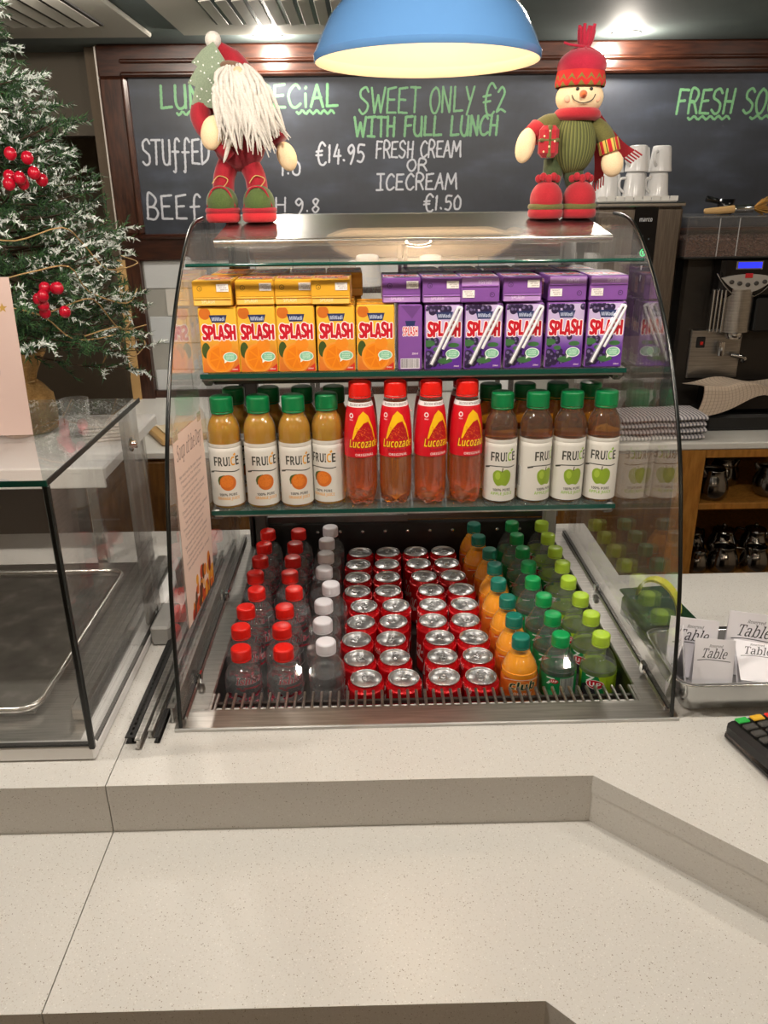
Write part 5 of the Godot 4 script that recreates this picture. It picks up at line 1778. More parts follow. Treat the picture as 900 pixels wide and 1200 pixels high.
# ------------------------------------------------------------------ left of the drinks case
func left_things() -> void:
	# overshelf carrying the tree
	var t := thing("white_overshelf", "white shelf on steel legs behind the glass food warmer", "shelf", Vector3(0, 0, 0))
	part(t, "board", barm(Vector3(-1.6, 0.215, -1.06), Vector3(-0.575, 0.245, -0.6), 0.004), M.white_gloss)
	part(t, "front_lip", barm(Vector3(-1.6, 0.2, -0.6), Vector3(-0.575, 0.246, -0.592), 0.002), M.white_paint)
	for p in [[-0.62, -0.64], [-1.2, -0.64]]:
		part(t, "leg", barm(Vector3(p[0] - 0.012, 0.0005, p[1] - 0.012), Vector3(p[0] + 0.012, 0.215, p[1] + 0.012), 0.002), M.steel)
	for p in [[-0.62, -1.03], [-1.2, -1.03]]:
		part(t, "leg", barm(Vector3(p[0] - 0.012, FLOOR_Y, p[1] - 0.012), Vector3(p[0] + 0.012, 0.215, p[1] + 0.012), 0.002), M.steel)
	# clear tumbler and pale napkin stack beside the sack
	var gl := solo("glass_tumbler", "clear glass tumbler standing beside the hessian sack", "glass", lathem([Vector2(0.0, 0.004), Vector2(0.026, 0.0), Vector2(0.03, 0.002), Vector2(0.034, 0.09), Vector2(0.0325, 0.09), Vector2(0.0285, 0.008), Vector2(0.0, 0.008)], 24), pane(c8(235, 240, 240), 0.04, 0.02), Vector3(-0.715, 0.2455, -0.86))
	for k in 5:
		solo("folded_napkin", "pale folded napkin on the white shelf, %s from the bottom of its stack" % ordinal(k), "napkin", boxm(Vector3(0, 0.004, 0), Vector3(0.1, 0.0074, 0.1), 0.003), mat(c8(206, 200, 196), 0.9), Vector3(-0.645 + 0.001 * (k % 2), 0.2456 + k * 0.0082, -0.84), 0.3, "folded napkins by the fir tree")
	# card standing on the warmer
	var im := canvas(512, 700, c8(204, 178, 170))
	for p in range(5):
		var a := -PI / 2 + TAU * p / 5
		fill_poly(im, [Vector2(466, 130) + Vector2.from_angle(a) * 22, Vector2(466, 130) + Vector2.from_angle(a + 0.63) * 9, Vector2(466, 130), Vector2(466, 130) + Vector2.from_angle(a - 0.63) * 9], c8(176, 138, 62))
	disc(im, 320, 400, 90, 90, c8(58, 46, 110))
	disc(im, 320, 400, 62, 62, c8(204, 178, 170))
	var cd := MB.new()
	var o := PackedVector2Array([Vector2(-0.17, 0), Vector2(0, 0), Vector2(0, 0.235), Vector2(-0.17, 0.235)])
	cd.prism(o, 0.0, 0.002, Rect2(-0.17, 0.0, 0.17, 0.235))
	var cs := thing("card_sign", "pink card sign with small gold star standing on the food warmer", "sign", Vector3(-0.522, 0.4465, -0.155), 0.05)
	var cf := part(cs, "card", cd, tmat(im, 0.7))
	cf.rotation.x = -0.06
	part(cs, "stand", barm(Vector3(-0.12, 0.0003, -0.05), Vector3(-0.05, 0.006, -0.002), 0.001), M.black)
	# menu page in an acrylic holder between the two cases
	var mp := canvas(420, 720, c8(232, 208, 196))
	write(mp, "Soup of the Day", 30, 34, 350, 80, c8(112, 88, 84), false, 0.2, 0.0, Color.WHITE, "Droid Serif")
	for k in 17:
		write(mp, ["Served with brown bread", "Please ask for allergens", "Chowder and homemade scone", "Toasted special and soup"][k % 4], 40 + (k % 3) * 14, 150 + k * 22, 320 - (k % 4) * 30, 13, c8(126, 102, 98), false)
	for k in 80:   # printed photograph of food along the foot
		disc(mp, rng.randf_range(60, 420), 720 - rng.randf_range(0, 150) * rng.randf(), rng.randf_range(8, 26), rng.randf_range(14, 40), [c8(214, 122, 30), c8(230, 160, 40), c8(130, 36, 24), c8(96, 60, 30), c8(196, 70, 30)][k % 5])
	var pg := MB.new()
	var rows := []
	var uvs := []
	var back := []
	for r in 9:   # slightly curled sheet taped to the inner face of the glass
		var row := PackedVector3Array()
		var rb := PackedVector3Array()
		var uv := []
		for c in 7:
			var u := c / 6.0
			var v := r / 8.0
			var q := Vector3(0.004 * sin(v * 2.6 + 0.3) * u + 0.0008, (v - 0.5) * 0.32, -(u - 0.5) * 0.214)
			row.append(q)
			rb.push_back(q - Vector3(0.0005, 0, 0))
			uv.append(Vector2(u, 1.0 - v))
		rows.append(row)
		uvs.append(uv)
		back.push_front(rb)
	pg.grid(rows, uvs)
	pg.grid(back)
	var ms := thing("menu_page", "handwritten paper menu taped inside the drinks case's side glass", "menu", Vector3(-0.3032, 0.274, -0.226))
	ms.rotation.x = -0.085
	part(ms, "sheet", pg, tmat(mp, 0.8))
	for q in [-0.09, 0.09]:
		part(ms, "tape", boxm(Vector3(0.0016, 0.16, q), Vector3(0.0006, 0.016, 0.03)), pane(c8(220, 214, 190), 0.4, 0.2))
	# stack of loose shelf rails lying along the case
	var spec := [[-0.378, 0.0, 0.03, -0.6, 0.016, 0.012, "dark", "black metal shelf rail lying nearest the white warmer base"], [-0.362, 0.0, 0.045, -0.64, 0.01, 0.018, "steel", "ribbed steel shelf rail lying beside the black one"],
		[-0.349, 0.0, 0.018, -0.66, 0.009, 0.015, "steel", "narrow bright steel rail in the middle of the loose rails"], [-0.3375, 0.0, 0.03, -0.62, 0.009, 0.011, "dark", "thin black rail lying against the drinks case glass"],
		[-0.324, 0.0, -0.02, -0.69, 0.012, 0.03, "steel", "tall steel channel rail lying along the drinks case"]]
	for s in spec:
		var r := thing("shelf_rail", s[7], "rail", Vector3(s[0], 0.0006, 0), 0.0, "loose shelf rails between the cases")
		var mm: Material = M.black if s[6] == "dark" else M.brushed
		var l: float = s[2] - s[3]
		part(r, "web", boxm(Vector3(0, s[5] / 2, (s[2] + s[3]) / 2), Vector3(s[4] * 0.35, s[5], l), 0.0008), mm)
		part(r, "flange", boxm(Vector3(0, s[5] - 0.001, (s[2] + s[3]) / 2), Vector3(s[4], 0.002, l), 0.0006), mm)
		part(r, "flange", boxm(Vector3(0, 0.001, (s[2] + s[3]) / 2), Vector3(s[4], 0.002, l), 0.0006), mm)
	for k in 4:
		solo("shelf_bracket", "dark upright shelf bracket by the case rear, %s from the food warmer" % ordinal(k), "bracket", boxm(Vector3(0, 0.03 - 0.004 * k, 0), Vector3(0.005, 0.06 - 0.008 * k, 0.19), 0.0015), M.dark_grey if k % 2 else M.black, Vector3(-0.4105 + k * 0.0065, 0.0006, -0.56 - 0.01 * k), 0.0, "shelf brackets beside the case")


# ------------------------------------------------------------------ right-hand cabinet, jugs
func jug(at: Vector3, s: float, turn: float, label: String, lidded: bool) -> void:
	var t := thing("milk_jug", label, "jug", at, turn, "steel jugs in the wooden cabinet")
	var prof := smooth([Vector2(0.03, 0.0), Vector2(0.042, 0.006), Vector2(0.05, 0.03), Vector2(0.046, 0.058), Vector2(0.037, 0.08), Vector2(0.036, 0.095)].map(func(q): return q * s), 4)
	var inside := [Vector2(0.0, 0.0005), Vector2(0.03 * s, 0.0)]
	inside.append_array(prof)
	inside.append(Vector2(0.0345 * s, 0.095 * s))
	inside.append(Vector2(0.034 * s, 0.082 * s))
	inside.append(Vector2(0.044 * s, 0.05 * s))
	inside.append(Vector2(0.0, 0.01 * s))
	part(t, "body", lathem(inside, 24), M.jug)
	part(t, "handle", tubem(smooth([Vector3(0.036, 0.088, 0), Vector3(0.062, 0.086, 0), Vector3(0.068, 0.055, 0), Vector3(0.048, 0.026, 0)].map(func(q): return q * s), 5), 0.004 * s, 8), M.jug)
	part(t, "spout", tubem([Vector3(-0.034, 0.078, 0) * s, Vector3(-0.046, 0.098, 0) * s], [0.012 * s, 0.006 * s], 10), M.jug)
	if lidded:
		var l := part(t, "lid", lathem([Vector2(0.036, 0.095), Vector2(0.034, 0.1), Vector2(0.02, 0.106), Vector2(0.0, 0.108)].map(func(q): return q * s), 24), M.jug)
		part(l, "knob", ballm(Vector3(0, 0.114, 0) * s, Vector3.ONE * 0.007 * s, 10, 8), M.jug)


func right_cabinet() -> void:
	var t := thing("wooden_cabinet", "open wooden cabinet of steel jugs under the coffee machine", "cabinet", Vector3(0, FLOOR_Y, 0))
	var h := 0.924
	part(t, "stile", barm(Vector3(1.046, 0.0, -1.56), Vector3(1.145, h, -1.505), 0.003), M.wood_oak)
	part(t, "top_rail", barm(Vector3(1.145, h - 0.03, -1.56), Vector3(2.1, h, -1.505), 0.003), M.wood_oak)
	part(t, "side", barm(Vector3(1.05, 0.0, -2.28), Vector3(1.08, h, -1.56)), M.wood_dark_v)
	part(t, "side", barm(Vector3(2.1, 0.0, -2.28), Vector3(2.13, h, -1.505)), M.wood_brown)
	part(t, "back", barm(Vector3(1.05, 0.0, -2.3), Vector3(2.13, h, -2.28)), M.wood_dark_v)
	for y in [0.69, 0.395, 0.1]:
		part(t, "shelf", barm(Vector3(1.08, y, -2.28), Vector3(2.1, y + 0.025, -1.54), 0.003), M.wood_oak)
	var s1 := FLOOR_Y + 0.7155
	var s2 := FLOOR_Y + 0.4205
	var s3 := FLOOR_Y + 0.1255
	jug(Vector3(1.222, s1, -1.6), 1.15, 0.4, "large steel jug nearest the stile on the upper cabinet shelf", false)
	jug(Vector3(1.325, s1, -1.74), 1.1, 2.2, "steel lidded pot set back on the upper cabinet shelf", true)
	jug(Vector3(1.44, s1, -1.62), 1.15, -0.5, "steel jug third along on the upper cabinet shelf", false)
	jug(Vector3(1.205, s2, -1.6), 0.9, 1.2, "small steel pot nearest the stile on the lower cabinet shelf", true)
	jug(Vector3(1.305, s2, -1.6), 1.1, -0.2, "steel jug second along on the lower cabinet shelf", false)
	jug(Vector3(1.425, s2, -1.6), 1.05, 0.6, "steel jug third along on the lower cabinet shelf", false)
	jug(Vector3(1.235, s2, -1.74), 1.1, 0.5, "lidded steel pot in the lower shelf's back row by the stile", true)
	jug(Vector3(1.36, s2, -1.74), 1.1, 1.5, "lidded steel pot in the middle of the lower shelf's back row", true)
	jug(Vector3(1.485, s2, -1.74), 1.1, 2.5, "lidded steel pot furthest along the lower shelf's back row", true)
	jug(Vector3(1.3, s3, -1.6), 1.1, 0.3, "steel jug on the bottom cabinet shelf behind the table cards", false)
	# folded check tea towels
	var ck := canvas(128, 128, c8(214, 212, 214))
	for k in 16:
		ck.fill_rect(Rect2i(k * 8, 0, 3, 128), c8(96, 96, 110))
	for k in 8:
		ck.fill_rect(Rect2i(0, k * 16, 128, 2), c8(196, 190, 196))
	var cm := triplanar(mat(Color.WHITE, 0.95), ImageTexture.create_from_image(ck), Vector3(5, 5, 5), false)
	for k in 4:
		var f := MB.new()
		var rows := []
		for j in 13:
			var a := TAU * (j % 12) / 12
			var row := PackedVector3Array()
			for q in 11:
				var x := -0.15 + 0.3 * q / 10.0
				row.append(Vector3(x, 0.011 + 0.0104 * sin(a) + 0.0012 * sin(q * 1.3 + k), 0.085 * signf(cos(a)) * pow(absf(cos(a)), 0.35)))
			rows.append(row)
		f.grid(rows)
		for e in [-0.15, 0.15]:
			var l := []
			for j in 12:
				var a := TAU * j / 12
				l.append(Vector3(e, 0.011 + 0.0104 * sin(a), 0.085 * signf(cos(a)) * pow(absf(cos(a)), 0.35)))
			f.face(l, Vector3(0, 0.011, 0))
		solo("folded_tea_towel", "folded grey-striped tea towel on the back counter, %s from the bottom" % ordinal(k), "tea towel", f, cm, Vector3(0.985 + 0.004 * (k % 2), 0.0014 + k * 0.0214, -1.6), 0.06, "folded striped tea towels")


# ------------------------------------------------------------------ coffee machines
func cup(at: Vector3, turn: float, label: String, s := 1.0) -> void:   # standing upside down
	var t := thing("white_cup", label, "cup", at, turn, "white cups stacked upside down")
	part(t, "bowl", lathem([Vector2(0.036, 0.0), Vector2(0.0385, 0.001), Vector2(0.0385, 0.004), Vector2(0.036, 0.02), Vector2(0.031, 0.07), Vector2(0.029, 0.078), Vector2(0.024, 0.0805), Vector2(0.022, 0.0785), Vector2(0.0, 0.078)].map(func(q): return q * s), 24), M.white_gloss)
	part(t, "handle", tubem(smooth([Vector3(0.033, 0.062, 0), Vector3(0.052, 0.058, 0), Vector3(0.054, 0.034, 0), Vector3(0.036, 0.018, 0)].map(func(q): return q * s), 5), 0.0045 * s, 8), M.white_gloss)


func machines() -> void:
	var zf := -1.75
	# water boiler with cup tray
	var b := thing("water_boiler", "tall stainless hot water boiler with black touch panel", "water boiler", Vector3(0.914, 0.0, zf - 0.16))
	part(b, "housing", barm(Vector3(-0.145, 0.012, -0.2), Vector3(0.145, 0.742, 0.16), 0.008), M.boiler)
	part(b, "top_plate", barm(Vector3(-0.147, 0.742, -0.205), Vector3(0.149, 0.757, 0.166), 0.004), M.steel)
	part(b, "foot", barm(Vector3(-0.14, 0.0003, -0.18), Vector3(0.14, 0.012, 0.14)), M.black)
	var pn := canvas(160, 800, c8(14, 15, 17))
	write(pn, "marco", 36, 64, 88, 22, c8(190, 194, 198))
	disc(pn, 60, 190, 9, 14, c8(214, 220, 224))
	fill_poly(pn, [Vector2(52, 186), Vector2(68, 186), Vector2(70, 168)], c8(214, 220, 224))
	disc(pn, 112, 190, 6, 6, c8(80, 90, 96))
	fill_poly(pn, [Vector2(74, 350), Vector2(90, 350), Vector2(84, 380), Vector2(78, 380)], c8(214, 220, 224))
	fill_poly(pn, [Vector2(76, 410), Vector2(88, 410), Vector2(84, 450), Vector2(78, 450)], c8(150, 156, 160))
	var q := MB.new()
	q.prism(PackedVector2Array([Vector2(-0.018, 0.32), Vector2(0.06, 0.32), Vector2(0.06, 0.742), Vector2(-0.018, 0.742)]), 0.16, 0.163, Rect2(-0.018, 0.32, 0.078, 0.422))
	var pp := part(b, "touch_panel", q, tmat(pn, 0.1))
	var rg := MB.new()
	var rp := []
	for k in 21:
		var a := TAU * k / 20
		rp.append(Vector3(0.021 + 0.0085 * cos(a), 0.598 + 0.011 * sin(a), 0.1635))
	rg.tube(rp, 0.0022, 6, false)
	rg.tube([Vector3(0.021, 0.592, 0.1635), Vector3(0.021, 0.604, 0.1635)], 0.0022, 6)
	part(pp, "ready_light", rg, glow(c8(30, 220, 130), 0.9), "green glowing ready symbol")
	var tr := thing("cup_tray", "white paper-lined tray under the stacked cups", "tray", Vector3(0.905, 0.7574, zf - 0.12))
	part(tr, "base", boxm(Vector3(0, 0.006, 0), Vector3(0.27, 0.012, 0.22), 0.004), M.white_gloss)
	for k in 9:
		part(tr, "paper_edge", boxm(Vector3(-0.12 + k * 0.03, 0.011, 0.112), Vector3(0.027, 0.016, 0.004), 0.001), M.white_paint)
	var cy := 0.77
	var spots := [[0.81, -1.8, 2.6, ""], [0.9, -1.795, 3.3, ""], [0.99, -1.83, 3.6, ""], [0.85, -1.9, 1.0, ""], [0.945, -1.91, 0.4, ""]]
	for k in spots.size():
		var s: Array = spots[k]
		var nm := ["nearest the snowman", "second from the snowman", "third from the snowman", "in the rear by the snowman", "in the rear away from the snowman"][k] as String
		cup(Vector3(s[0], cy, s[1]), s[2], "upside-down white cup on the boiler tray, lower layer, " + nm)
		if k != 0:
			cup(Vector3(s[0] + 0.002, cy + 0.0806, s[1]), s[2] + 0.4, "upside-down white cup on the boiler tray, upper layer, " + nm)
	# bean-to-cup coffee machine
	var c := thing("coffee_machine", "black and steel coffee machine with clear bean hopper", "coffee machine", Vector3(1.327, 0.0, zf))
	c.scale = Vector3(1.09, 0.97, 1.0)
	part(c, "rear_housing", barm(Vector3(-0.2, 0.015, -0.42), Vector3(0.28, 0.6, -0.06), 0.01), mat(c8(58, 54, 50), 0.35, 0.6))
	part(c, "base", barm(Vector3(-0.13, 0.0005, -0.06), Vector3(0.28, 0.06, 0.115), 0.01), M.black)
	part(c, "drip_tray", barm(Vector3(-0.11, 0.06, -0.06), Vector3(0.26, 0.155, 0.105), 0.02), M.black_gloss)
	part(c, "head_panel", barm(Vector3(-0.11, 0.46, -0.06), Vector3(0.28, 0.6, 0.02), 0.012), M.black_gloss)
	# silver crescent with buttons and screen
	var o := PackedVector2Array()
	for k in 17:
		var x := lerpf(-0.085, 0.085, k / 16.0)
		o.append(Vector2(x, 0.53 + 0.012 * (1.0 - pow(x / 0.085, 2))))
	for k in 17:
		var x := lerpf(0.085, -0.085, k / 16.0)
		o.append(Vector2(x, 0.53 - 0.05 * (1.0 - pow(x / 0.085, 2))))
	var cm := MB.new()
	cm.prism(o, 0.02, 0.026)
	var cr := part(c, "button_panel", cm, mat(c8(196, 196, 194), 0.35, 0.6))
	cr.position.x = -0.025
	for k in 5:
		var bt := part(cr, "button", lathem([Vector2(0.0075, 0.0), Vector2(0.0075, 0.003), Vector2(0.005, 0.004), Vector2(0.0, 0.004)], 14), M.dark_grey)
		bt.position = Vector3((k - 2) * 0.026, 0.516 - 0.005 * (2 - absi(k - 2)), 0.026)
		bt.rotation.x = PI / 2
	part(cr, "emblem", boxm(Vector3(0, 0.537, 0.027), Vector3(0.024, 0.016, 0.003), 0.003), mat(c8(200, 40, 44), 0.3))
	var ar := []
	for k in 15:
		var x := lerpf(-0.1, 0.1, k / 14.0)
		ar.append(Vector3(x - 0.025, 0.545 - 0.085 * (1.0 - pow(x / 0.1, 2)), 0.0225))
	part(c, "trim_arc", tubem(ar, 0.002, 6), M.chrome)
	part(c, "screen_bezel", boxm(Vector3(-0.025, 0.572, 0.021), Vector3(0.084, 0.03, 0.004), 0.002), M.steel)
	part(c, "screen", boxm(Vector3(-0.025, 0.572, 0.0235), Vector3(0.074, 0.02, 0.002)), glow(c8(40, 50, 230), 0.8))
	# ribbed steel brew column and black neighbour
	var col := MB.new()
	for k in 4:
		col.box(Vector3(-0.12 + k * 0.011, 0.415, 0.004 + k * 0.003), Vector3(0.006, 0.15, 0.02), 0.002)
	part(c, "rib_panel", col, M.chrome)
	var cyl := MB.new()
	cyl.lathe([Vector2(0.0, 0.34), Vector2(0.052, 0.34), Vector2(0.052, 0.34), Vector2(0.052, 0.49), Vector2(0.052, 0.49), Vector2(0.0, 0.49)], 28, -PI, PI, Vector3(-0.035, 0, -0.02))
	part(c, "brew_column", cyl, M.brushed)
	part(c, "side_panel", barm(Vector3(0.018, 0.34, -0.06), Vector3(0.28, 0.46, 0.016), 0.006), M.black)
	part(c, "hot_water_arm", tubem(smooth([Vector3(0.06, 0.452, 0.024), Vector3(0.09, 0.47, 0.03), Vector3(0.13, 0.478, 0.03), Vector3(0.17, 0.472, 0.03)], 4), 0.007, 8), M.chrome)
	part(c, "front_plate", barm(Vector3(-0.155, 0.16, -0.06), Vector3(0.015, 0.34, -0.045), 0.003), M.brushed)
	part(c, "switch_housing", boxm(Vector3(-0.122, 0.295, -0.043), Vector3(0.028, 0.04, 0.006), 0.002), M.black)
	part(c, "power_switch", boxm(Vector3(-0.12, 0.292, -0.039), Vector3(0.01, 0.012, 0.004), 0.001), mat(c8(190, 40, 34), 0.3))
	part(c, "spout", tubem([Vector3(-0.035, 0.34, 0.0), Vector3(-0.035, 0.315, 0.0)], [0.028, 0.022], 16), M.chrome)
	part(c, "outlet", tubem([Vector3(-0.06, 0.3, -0.02), Vector3(-0.06, 0.25, -0.02)], 0.012, 12), M.chrome)
	part(c, "steam_knob", tubem(smooth([Vector3(-0.02, 0.25, -0.03), Vector3(0.02, 0.24, -0.02), Vector3(0.02, 0.225, -0.03)], 4), 0.008, 8), M.chrome)
	# hopper
	var hz := [-0.36, 0.03]
	var hp := part(c, "hopper_wall", barm(Vector3(-0.238, 0.6, 0.026), Vector3(0.3, 0.728, 0.03)), M.glass)
	part(c, "hopper_wall", barm(Vector3(-0.238, 0.6, -0.36), Vector3(-0.234, 0.728, 0.03)), M.glass)
	part(c, "hopper_floor", barm(Vector3(-0.238, 0.596, -0.36), Vector3(0.3, 0.601, 0.03)), M.black)
	part(c, "hopper_lid", barm(Vector3(-0.24, 0.728, -0.365), Vector3(0.305, 0.734, 0.035), 0.002), pane(c8(150, 150, 150), 0.35, 0.1))
	for x in [-0.14, -0.08, 0.1, 0.17]:
		part(hp, "rib", barm(Vector3(x - 0.001, 0.603, 0.0302), Vector3(x + 0.001, 0.727, 0.0325)), pane(c8(235, 235, 235), 0.4, 0.1))
	var beans := MB.new()
	var bgr := RandomNumberGenerator.new()
	bgr.seed = 9
	beans.bar(Vector3(-0.23, 0.602, -0.35), Vector3(0.29, 0.652, 0.016))
	for i in 900:
		beans.ball(Vector3(bgr.randf_range(-0.225, 0.29), bgr.randf_range(0.606, 0.66), 0.019) if i % 2 else Vector3(bgr.randf_range(-0.225, 0.29), 0.655, bgr.randf_range(-0.34, 0.018)), Vector3(0.006, 0.0042, 0.0042), 6, 4, Basis.from_euler(Vector3(bgr.randf() * 3, bgr.randf() * 3, bgr.randf() * 3)))
	var bn := solo("coffee_beans", "brown roasted coffee beans filling the clear hopper", "coffee beans", beans, triplanar(mat(Color.WHITE, 0.4), noise_tex(128, 0.08, [[0.0, c8(56, 32, 24)], [1.0, c8(120, 80, 64)]], FastNoiseLite.TYPE_SIMPLEX, 2, 17), Vector3.ONE * 12), Vector3(1.327, 0.0, zf))
	bn.scale = Vector3(1.09, 0.97, 1.0)
	bn.set_meta("kind", "stuff")
	# brush and black tamper lying on the hopper
	var br := thing("cleaning_brush", "wooden-handled cleaning brush with tan bristles on the hopper", "brush", Vector3(1.27, 0.7125, zf - 0.1))
	part(br, "handle", tubem([Vector3(-0.1, 0.012, 0), Vector3(-0.05, 0.014, 0), Vector3(0.0, 0.018, 0)], [0.009, 0.012, 0.013], 10), M.wood_pale)
	part(br, "ferrule", tubem([Vector3(0.0, 0.018, 0), Vector3(0.065, 0.02, 0)], 0.014, 10), M.chrome)
	var bri := MB.new()
	for i in 90:
		var d := Vector3(1.0, bgr.randf_range(-0.5, 0.9), bgr.randf_range(-0.7, 0.7)).normalized()
		bri.tube([Vector3(0.065, 0.02, 0), Vector3(0.065, 0.02, 0) + d * bgr.randf_range(0.04, 0.06)], [0.0022, 0.0012], 4)
	part(br, "bristles", bri, mat(c8(168, 124, 56), 0.9))
	var gh := thing("black_grip", "black plastic scoop lying across the brush on the hopper", "scoop", Vector3(1.265, 0.7125, zf - 0.16))
	part(gh, "cup", lathem([Vector2(0.0, 0.0005), Vector2(0.024, 0.0005), Vector2(0.03, 0.05), Vector2(0.028, 0.05), Vector2(0.022, 0.004), Vector2(0.0, 0.004)], 18), M.black_gloss)
	part(gh, "handle", tubem([Vector3(-0.022, 0.042, 0.0), Vector3(-0.07, 0.052, 0.0)], [0.009, 0.011], 8), M.black_gloss)
	# tea towel over the drip tray
	var ck := canvas(128, 128, c8(206, 190, 172))
	for k in 8:
		ck.fill_rect(Rect2i(k * 16, 0, 2, 128), c8(160, 140, 124))
		ck.fill_rect(Rect2i(0, k * 16, 128, 2), c8(176, 158, 142))
	var cmt := mat(Color.WHITE, 0.95)
	cmt.albedo_texture = ImageTexture.create_from_image(ck)
	cmt.uv1_scale = Vector3(5, 2.5, 1)
	var rows := []
	for j in 13:
		var row := PackedVector3Array()
		var v := j / 12.0
		for k in 25:
			var u := k / 24.0
			var hang := clampf((0.42 - v) / 0.42, 0.0, 1.0)
			var x := -0.17 + 0.52 * u + 0.02 * sin(v * 5.0 + u * 3.0)
			row.append(Vector3(x, 0.163 + 0.007 * sin(u * 17.0 + v * 4.0) + 0.01 * sin(u * 6.0) - hang * (0.075 + 0.035 * sin(u * 9.0 + 1.0)), 0.075 - 0.1 * clampf((v - 0.42) / 0.58, 0.0, 1.0) + 0.006 * sin(u * 14.0 + v * 3.0)))
		rows.append(row)
	var tw := MB.new()
	tw.grid(rows)
	var bk := []
	for r in rows:
		var row := PackedVector3Array()
		for k in 25:
			row.append(r[k] + Vector3(0, -0.002, -0.003))
		bk.push_front(row)
	tw.grid(bk)
	solo("tea_towel", "beige check tea towel draped over the coffee machine drip tray", "tea towel", tw, cmt, Vector3(1.31, -0.004, zf + 0.045))
	# rack behind the drinks case with two cups
	var rk := thing("wire_rack", "dark metal rack on the back counter behind the drinks case", "rack", Vector3(0.1, 0.0005, -1.78))
	part(rk, "shelf", barm(Vector3(-0.3, 0.49, -0.15), Vector3(0.4, 0.505, 0.15), 0.003), M.dark_grey)
	for x in [-0.29, 0.39]:
		for z in [-0.14, 0.14]:
			part(rk, "leg", barm(Vector3(x - 0.008, 0.0, z - 0.008), Vector3(x + 0.008, 0.49, z + 0.008)), M.dark_grey)
	cup(Vector3(0.005, 0.5058, -1.7), 2.8, "upside-down white cup behind the case above the last orange carton", 1.25)
	cup(Vector3(0.215, 0.5058, -1.7), 2.0, "upside-down white cup behind the case above the purple cartons", 1.2)
	var bd := thing("bread_board", "pale wooden board leaning at the back counter behind the menu", "board", Vector3(-0.62, 0.0005, -1.72), 0.5)
	part(bd, "plank", boxm(Vector3(0, 0.012, 0), Vector3(0.3, 0.022, 0.2), 0.005), M.wood_pale)
	part(bd, "paper", boxm(Vector3(0.01, 0.026, 0.01), Vector3(0.26, 0.004, 0.17), 0.001), mat(c8(226, 214, 186), 0.8))


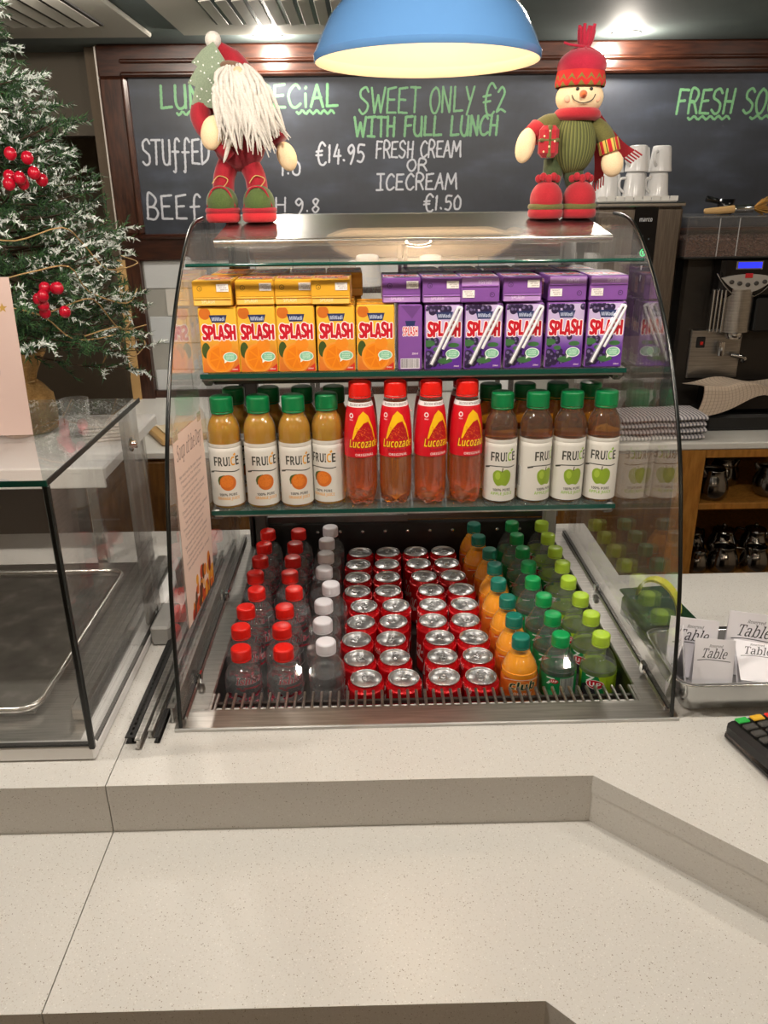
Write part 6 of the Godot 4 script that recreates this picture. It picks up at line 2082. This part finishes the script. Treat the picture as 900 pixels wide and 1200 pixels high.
# ------------------------------------------------------------------ counter right of the case
func right_things() -> void:
	# gastronorm pan with folded table cards
	var t := thing("steel_pan", "rectangular stainless steel pan of table cards on the counter", "pan", Vector3(0.632, 0.0005, -0.09))
	var hx := 0.142
	var hz := 0.082
	var rows := []
	var prof := [[0.0, -0.03, 0.002], [0.0, -0.016, 0.002], [0.0, -0.011, 0.006], [0.0, -0.006, 0.03], [0.0, -0.001, 0.06], [0.0, 0.001, 0.0625], [0.0, 0.008, 0.0635], [0.0, 0.0095, 0.062], [0.0, 0.0085, 0.0605], [0.0, 0.001, 0.0605], [0.0, -0.002, 0.055], [0.0, -0.0075, 0.03], [0.0, -0.013, 0.005], [0.0, -0.03, 0.004]]
	for p in prof:
		var row := PackedVector3Array()
		var k := 0
		for q in [[1, 1], [1, -1], [-1, -1], [-1, 1]]:
			for s in 6:
				var a := PI / 2 * (s / 5.0)
				var base_a: float = [0.0, PI / 2, PI, 3 * PI / 2][k]
				var ang := base_a + a   # from +z towards +x, then -z ...
				var r: float = 0.022 + p[1] * 0.6
				row.append(Vector3(q[0] * (hx - 0.022 + p[1] * 0.4) , p[2], q[1] * (hz - 0.022 + p[1] * 0.4)) + Vector3(sin(ang), 0, cos(ang)) * maxf(r, 0.001))
			k += 1
		row.append(row[0])
		rows.append(row)
	for e in [0, 1]:
		var row := PackedVector3Array()
		for k in rows[1].size():
			row.append(Vector3(0, 0.002 if e == 0 else 0.004, 0))
		if e == 0:
			rows.push_front(row)
		else:
			rows.append(row)
	var pm := MB.new()
	pm.grid(rows)
	part(t, "pan_body", pm, M.pan_steel)
	var tb := canvas(420, 560, c8(236, 234, 240))
	write(tb, "Reserved", 150, 60, 140, 30, c8(60, 58, 66), false, 0.3, 0.0, Color.WHITE, "Droid Serif")
	write(tb, "Table", 70, 100, 260, 110, c8(44, 42, 50), false, 0.3, 0.0, Color.WHITE, "Droid Serif")
	stroke(tb, smooth([Vector2(40, 240), Vector2(160, 226), Vector2(380, 236)], 5), 4, c8(60, 58, 66))
	var tb10 := tb.duplicate()
	write(tb10, "10", 110, 330, 190, 170, c8(36, 34, 40), false, 0.2)
	var tb6 := tb.duplicate()
	write(tb6, "6", 150, 330, 110, 170, c8(36, 34, 40), false, 0.2)
	var ink := mat(c8(40, 38, 44), 0.8)
	var cards := [
		[Vector3(0.513, 0.006, -0.085), 1.2, 0.1, tb10, 0.0, "white folded table card numbered 10 at the pan's left edge"],
		[Vector3(0.548, 0.006, -0.125), -0.3, 0.108, tb, 0.0, "white folded table card tallest at the back of the pan"],
		[Vector3(0.565, 0.012, -0.072), -0.2, 0.088, tb, 0.1, "white folded table card upright at the front of the pan"],
		[Vector3(0.652, 0.006, -0.125), -0.35, 0.115, tb6, 0.0, "white folded table card standing alone at the pan's far side"],
		[Vector3(0.635, 0.03, -0.04), -0.25, 0.095, tb, 1.12, "white table card lying open across the pan"]]
	for c in cards:
		var o := thing("table_card", c[5], "table card", c[0], c[1], "folded table cards in the steel pan")
		var h: float = c[2]
		var w := h * 0.72
		for f in 2:
			var pl := MB.new()
			pl.prism(PackedVector2Array([Vector2(-w / 2, 0), Vector2(w / 2, 0), Vector2(w / 2, h), Vector2(-w / 2, h)]), -0.0003, 0.0003, Rect2(-w / 2, 0, w, h))
			var pp := part(o, "leaf", pl, tmat(c[3], 0.85))
			var open := 0.16
			pp.basis = Basis(Vector3.RIGHT, -c[4]) * (Basis(Vector3.RIGHT, -open) if f == 0 else Basis(Vector3.UP, PI) * Basis(Vector3.RIGHT, -open))
			pp.position = Basis(Vector3.RIGHT, -c[4]) * Vector3(0, 0, sin(open) * h * (1 if f == 0 else -1))
	# card payment terminal
	var k := thing("card_terminal", "black card payment terminal with coloured keys at the counter edge", "card terminal", Vector3(0.6, 0.0005, 0.118), 0.23)
	var bo := part(k, "body", boxm(Vector3(0, 0.022, 0), Vector3(0.085, 0.03, 0.17), 0.008), M.black)
	bo.rotation.x = -0.08
	part(k, "lower_shell", boxm(Vector3(0, 0.0075, 0.004), Vector3(0.089, 0.014, 0.175), 0.005), M.black_gloss)
	for i in 12:
		var kc: Material = M.dark_grey
		if i == 0:
			kc = mat(c8(40, 170, 70), 0.4)
		elif i == 1:
			kc = mat(c8(220, 170, 40), 0.4)
		elif i == 2:
			kc = mat(c8(210, 40, 34), 0.4)
		var ky := part(k, "key", boxm(Vector3(0, 0, 0), Vector3(0.02, 0.004, 0.013), 0.0015), kc)
		ky.position = Vector3(-0.026 + (i % 3) * 0.026, 0.0385 + 0.0013 * (i / 3), -0.068 + (i / 3) * 0.018)
		ky.rotation.x = -0.08
	part(k, "screen", boxm(Vector3(0, 0.0425, 0.05), Vector3(0.06, 0.003, 0.05), 0.001), M.black_gloss)
	# dark green caddy with yellow strap
	var g := thing("green_caddy", "dark green caddy with a yellow strap handle beside the case", "caddy", Vector3(0.54, 0.0005, -0.27), 0.1)
	var o2 := MB.new()
	o2.box(Vector3(0, 0.031, 0), Vector3(0.09, 0.06, 0.14), 0.012)
	part(g, "tub", o2, mat(c8(16, 34, 22), 0.2))
	part(g, "rim", boxm(Vector3(0, 0.06, 0), Vector3(0.094, 0.006, 0.144), 0.0025), mat(c8(22, 52, 30), 0.2))
	var arch := []
	for q in 17:
		var a := PI * q / 16
		arch.append(Vector3(0.02 * cos(a), 0.061 + 0.05 * sin(a), 0.045 * cos(a)))
	var st := MB.new()
	var ra := []
	var rb := []
	for q in arch.size():
		var side := Vector3(0.008, 0, -0.008)
		var out: Vector3 = (arch[q] - Vector3(0, 0.06, 0)).normalized() * 0.002
		ra.append(PackedVector3Array([arch[q] - side + out, arch[q] + side + out]))
		rb.append(PackedVector3Array([arch[q] + side - out, arch[q] - side - out]))
	st.grid(ra)
	st.grid(rb)
	part(g, "strap_handle", st, mat(c8(206, 204, 52), 0.35))
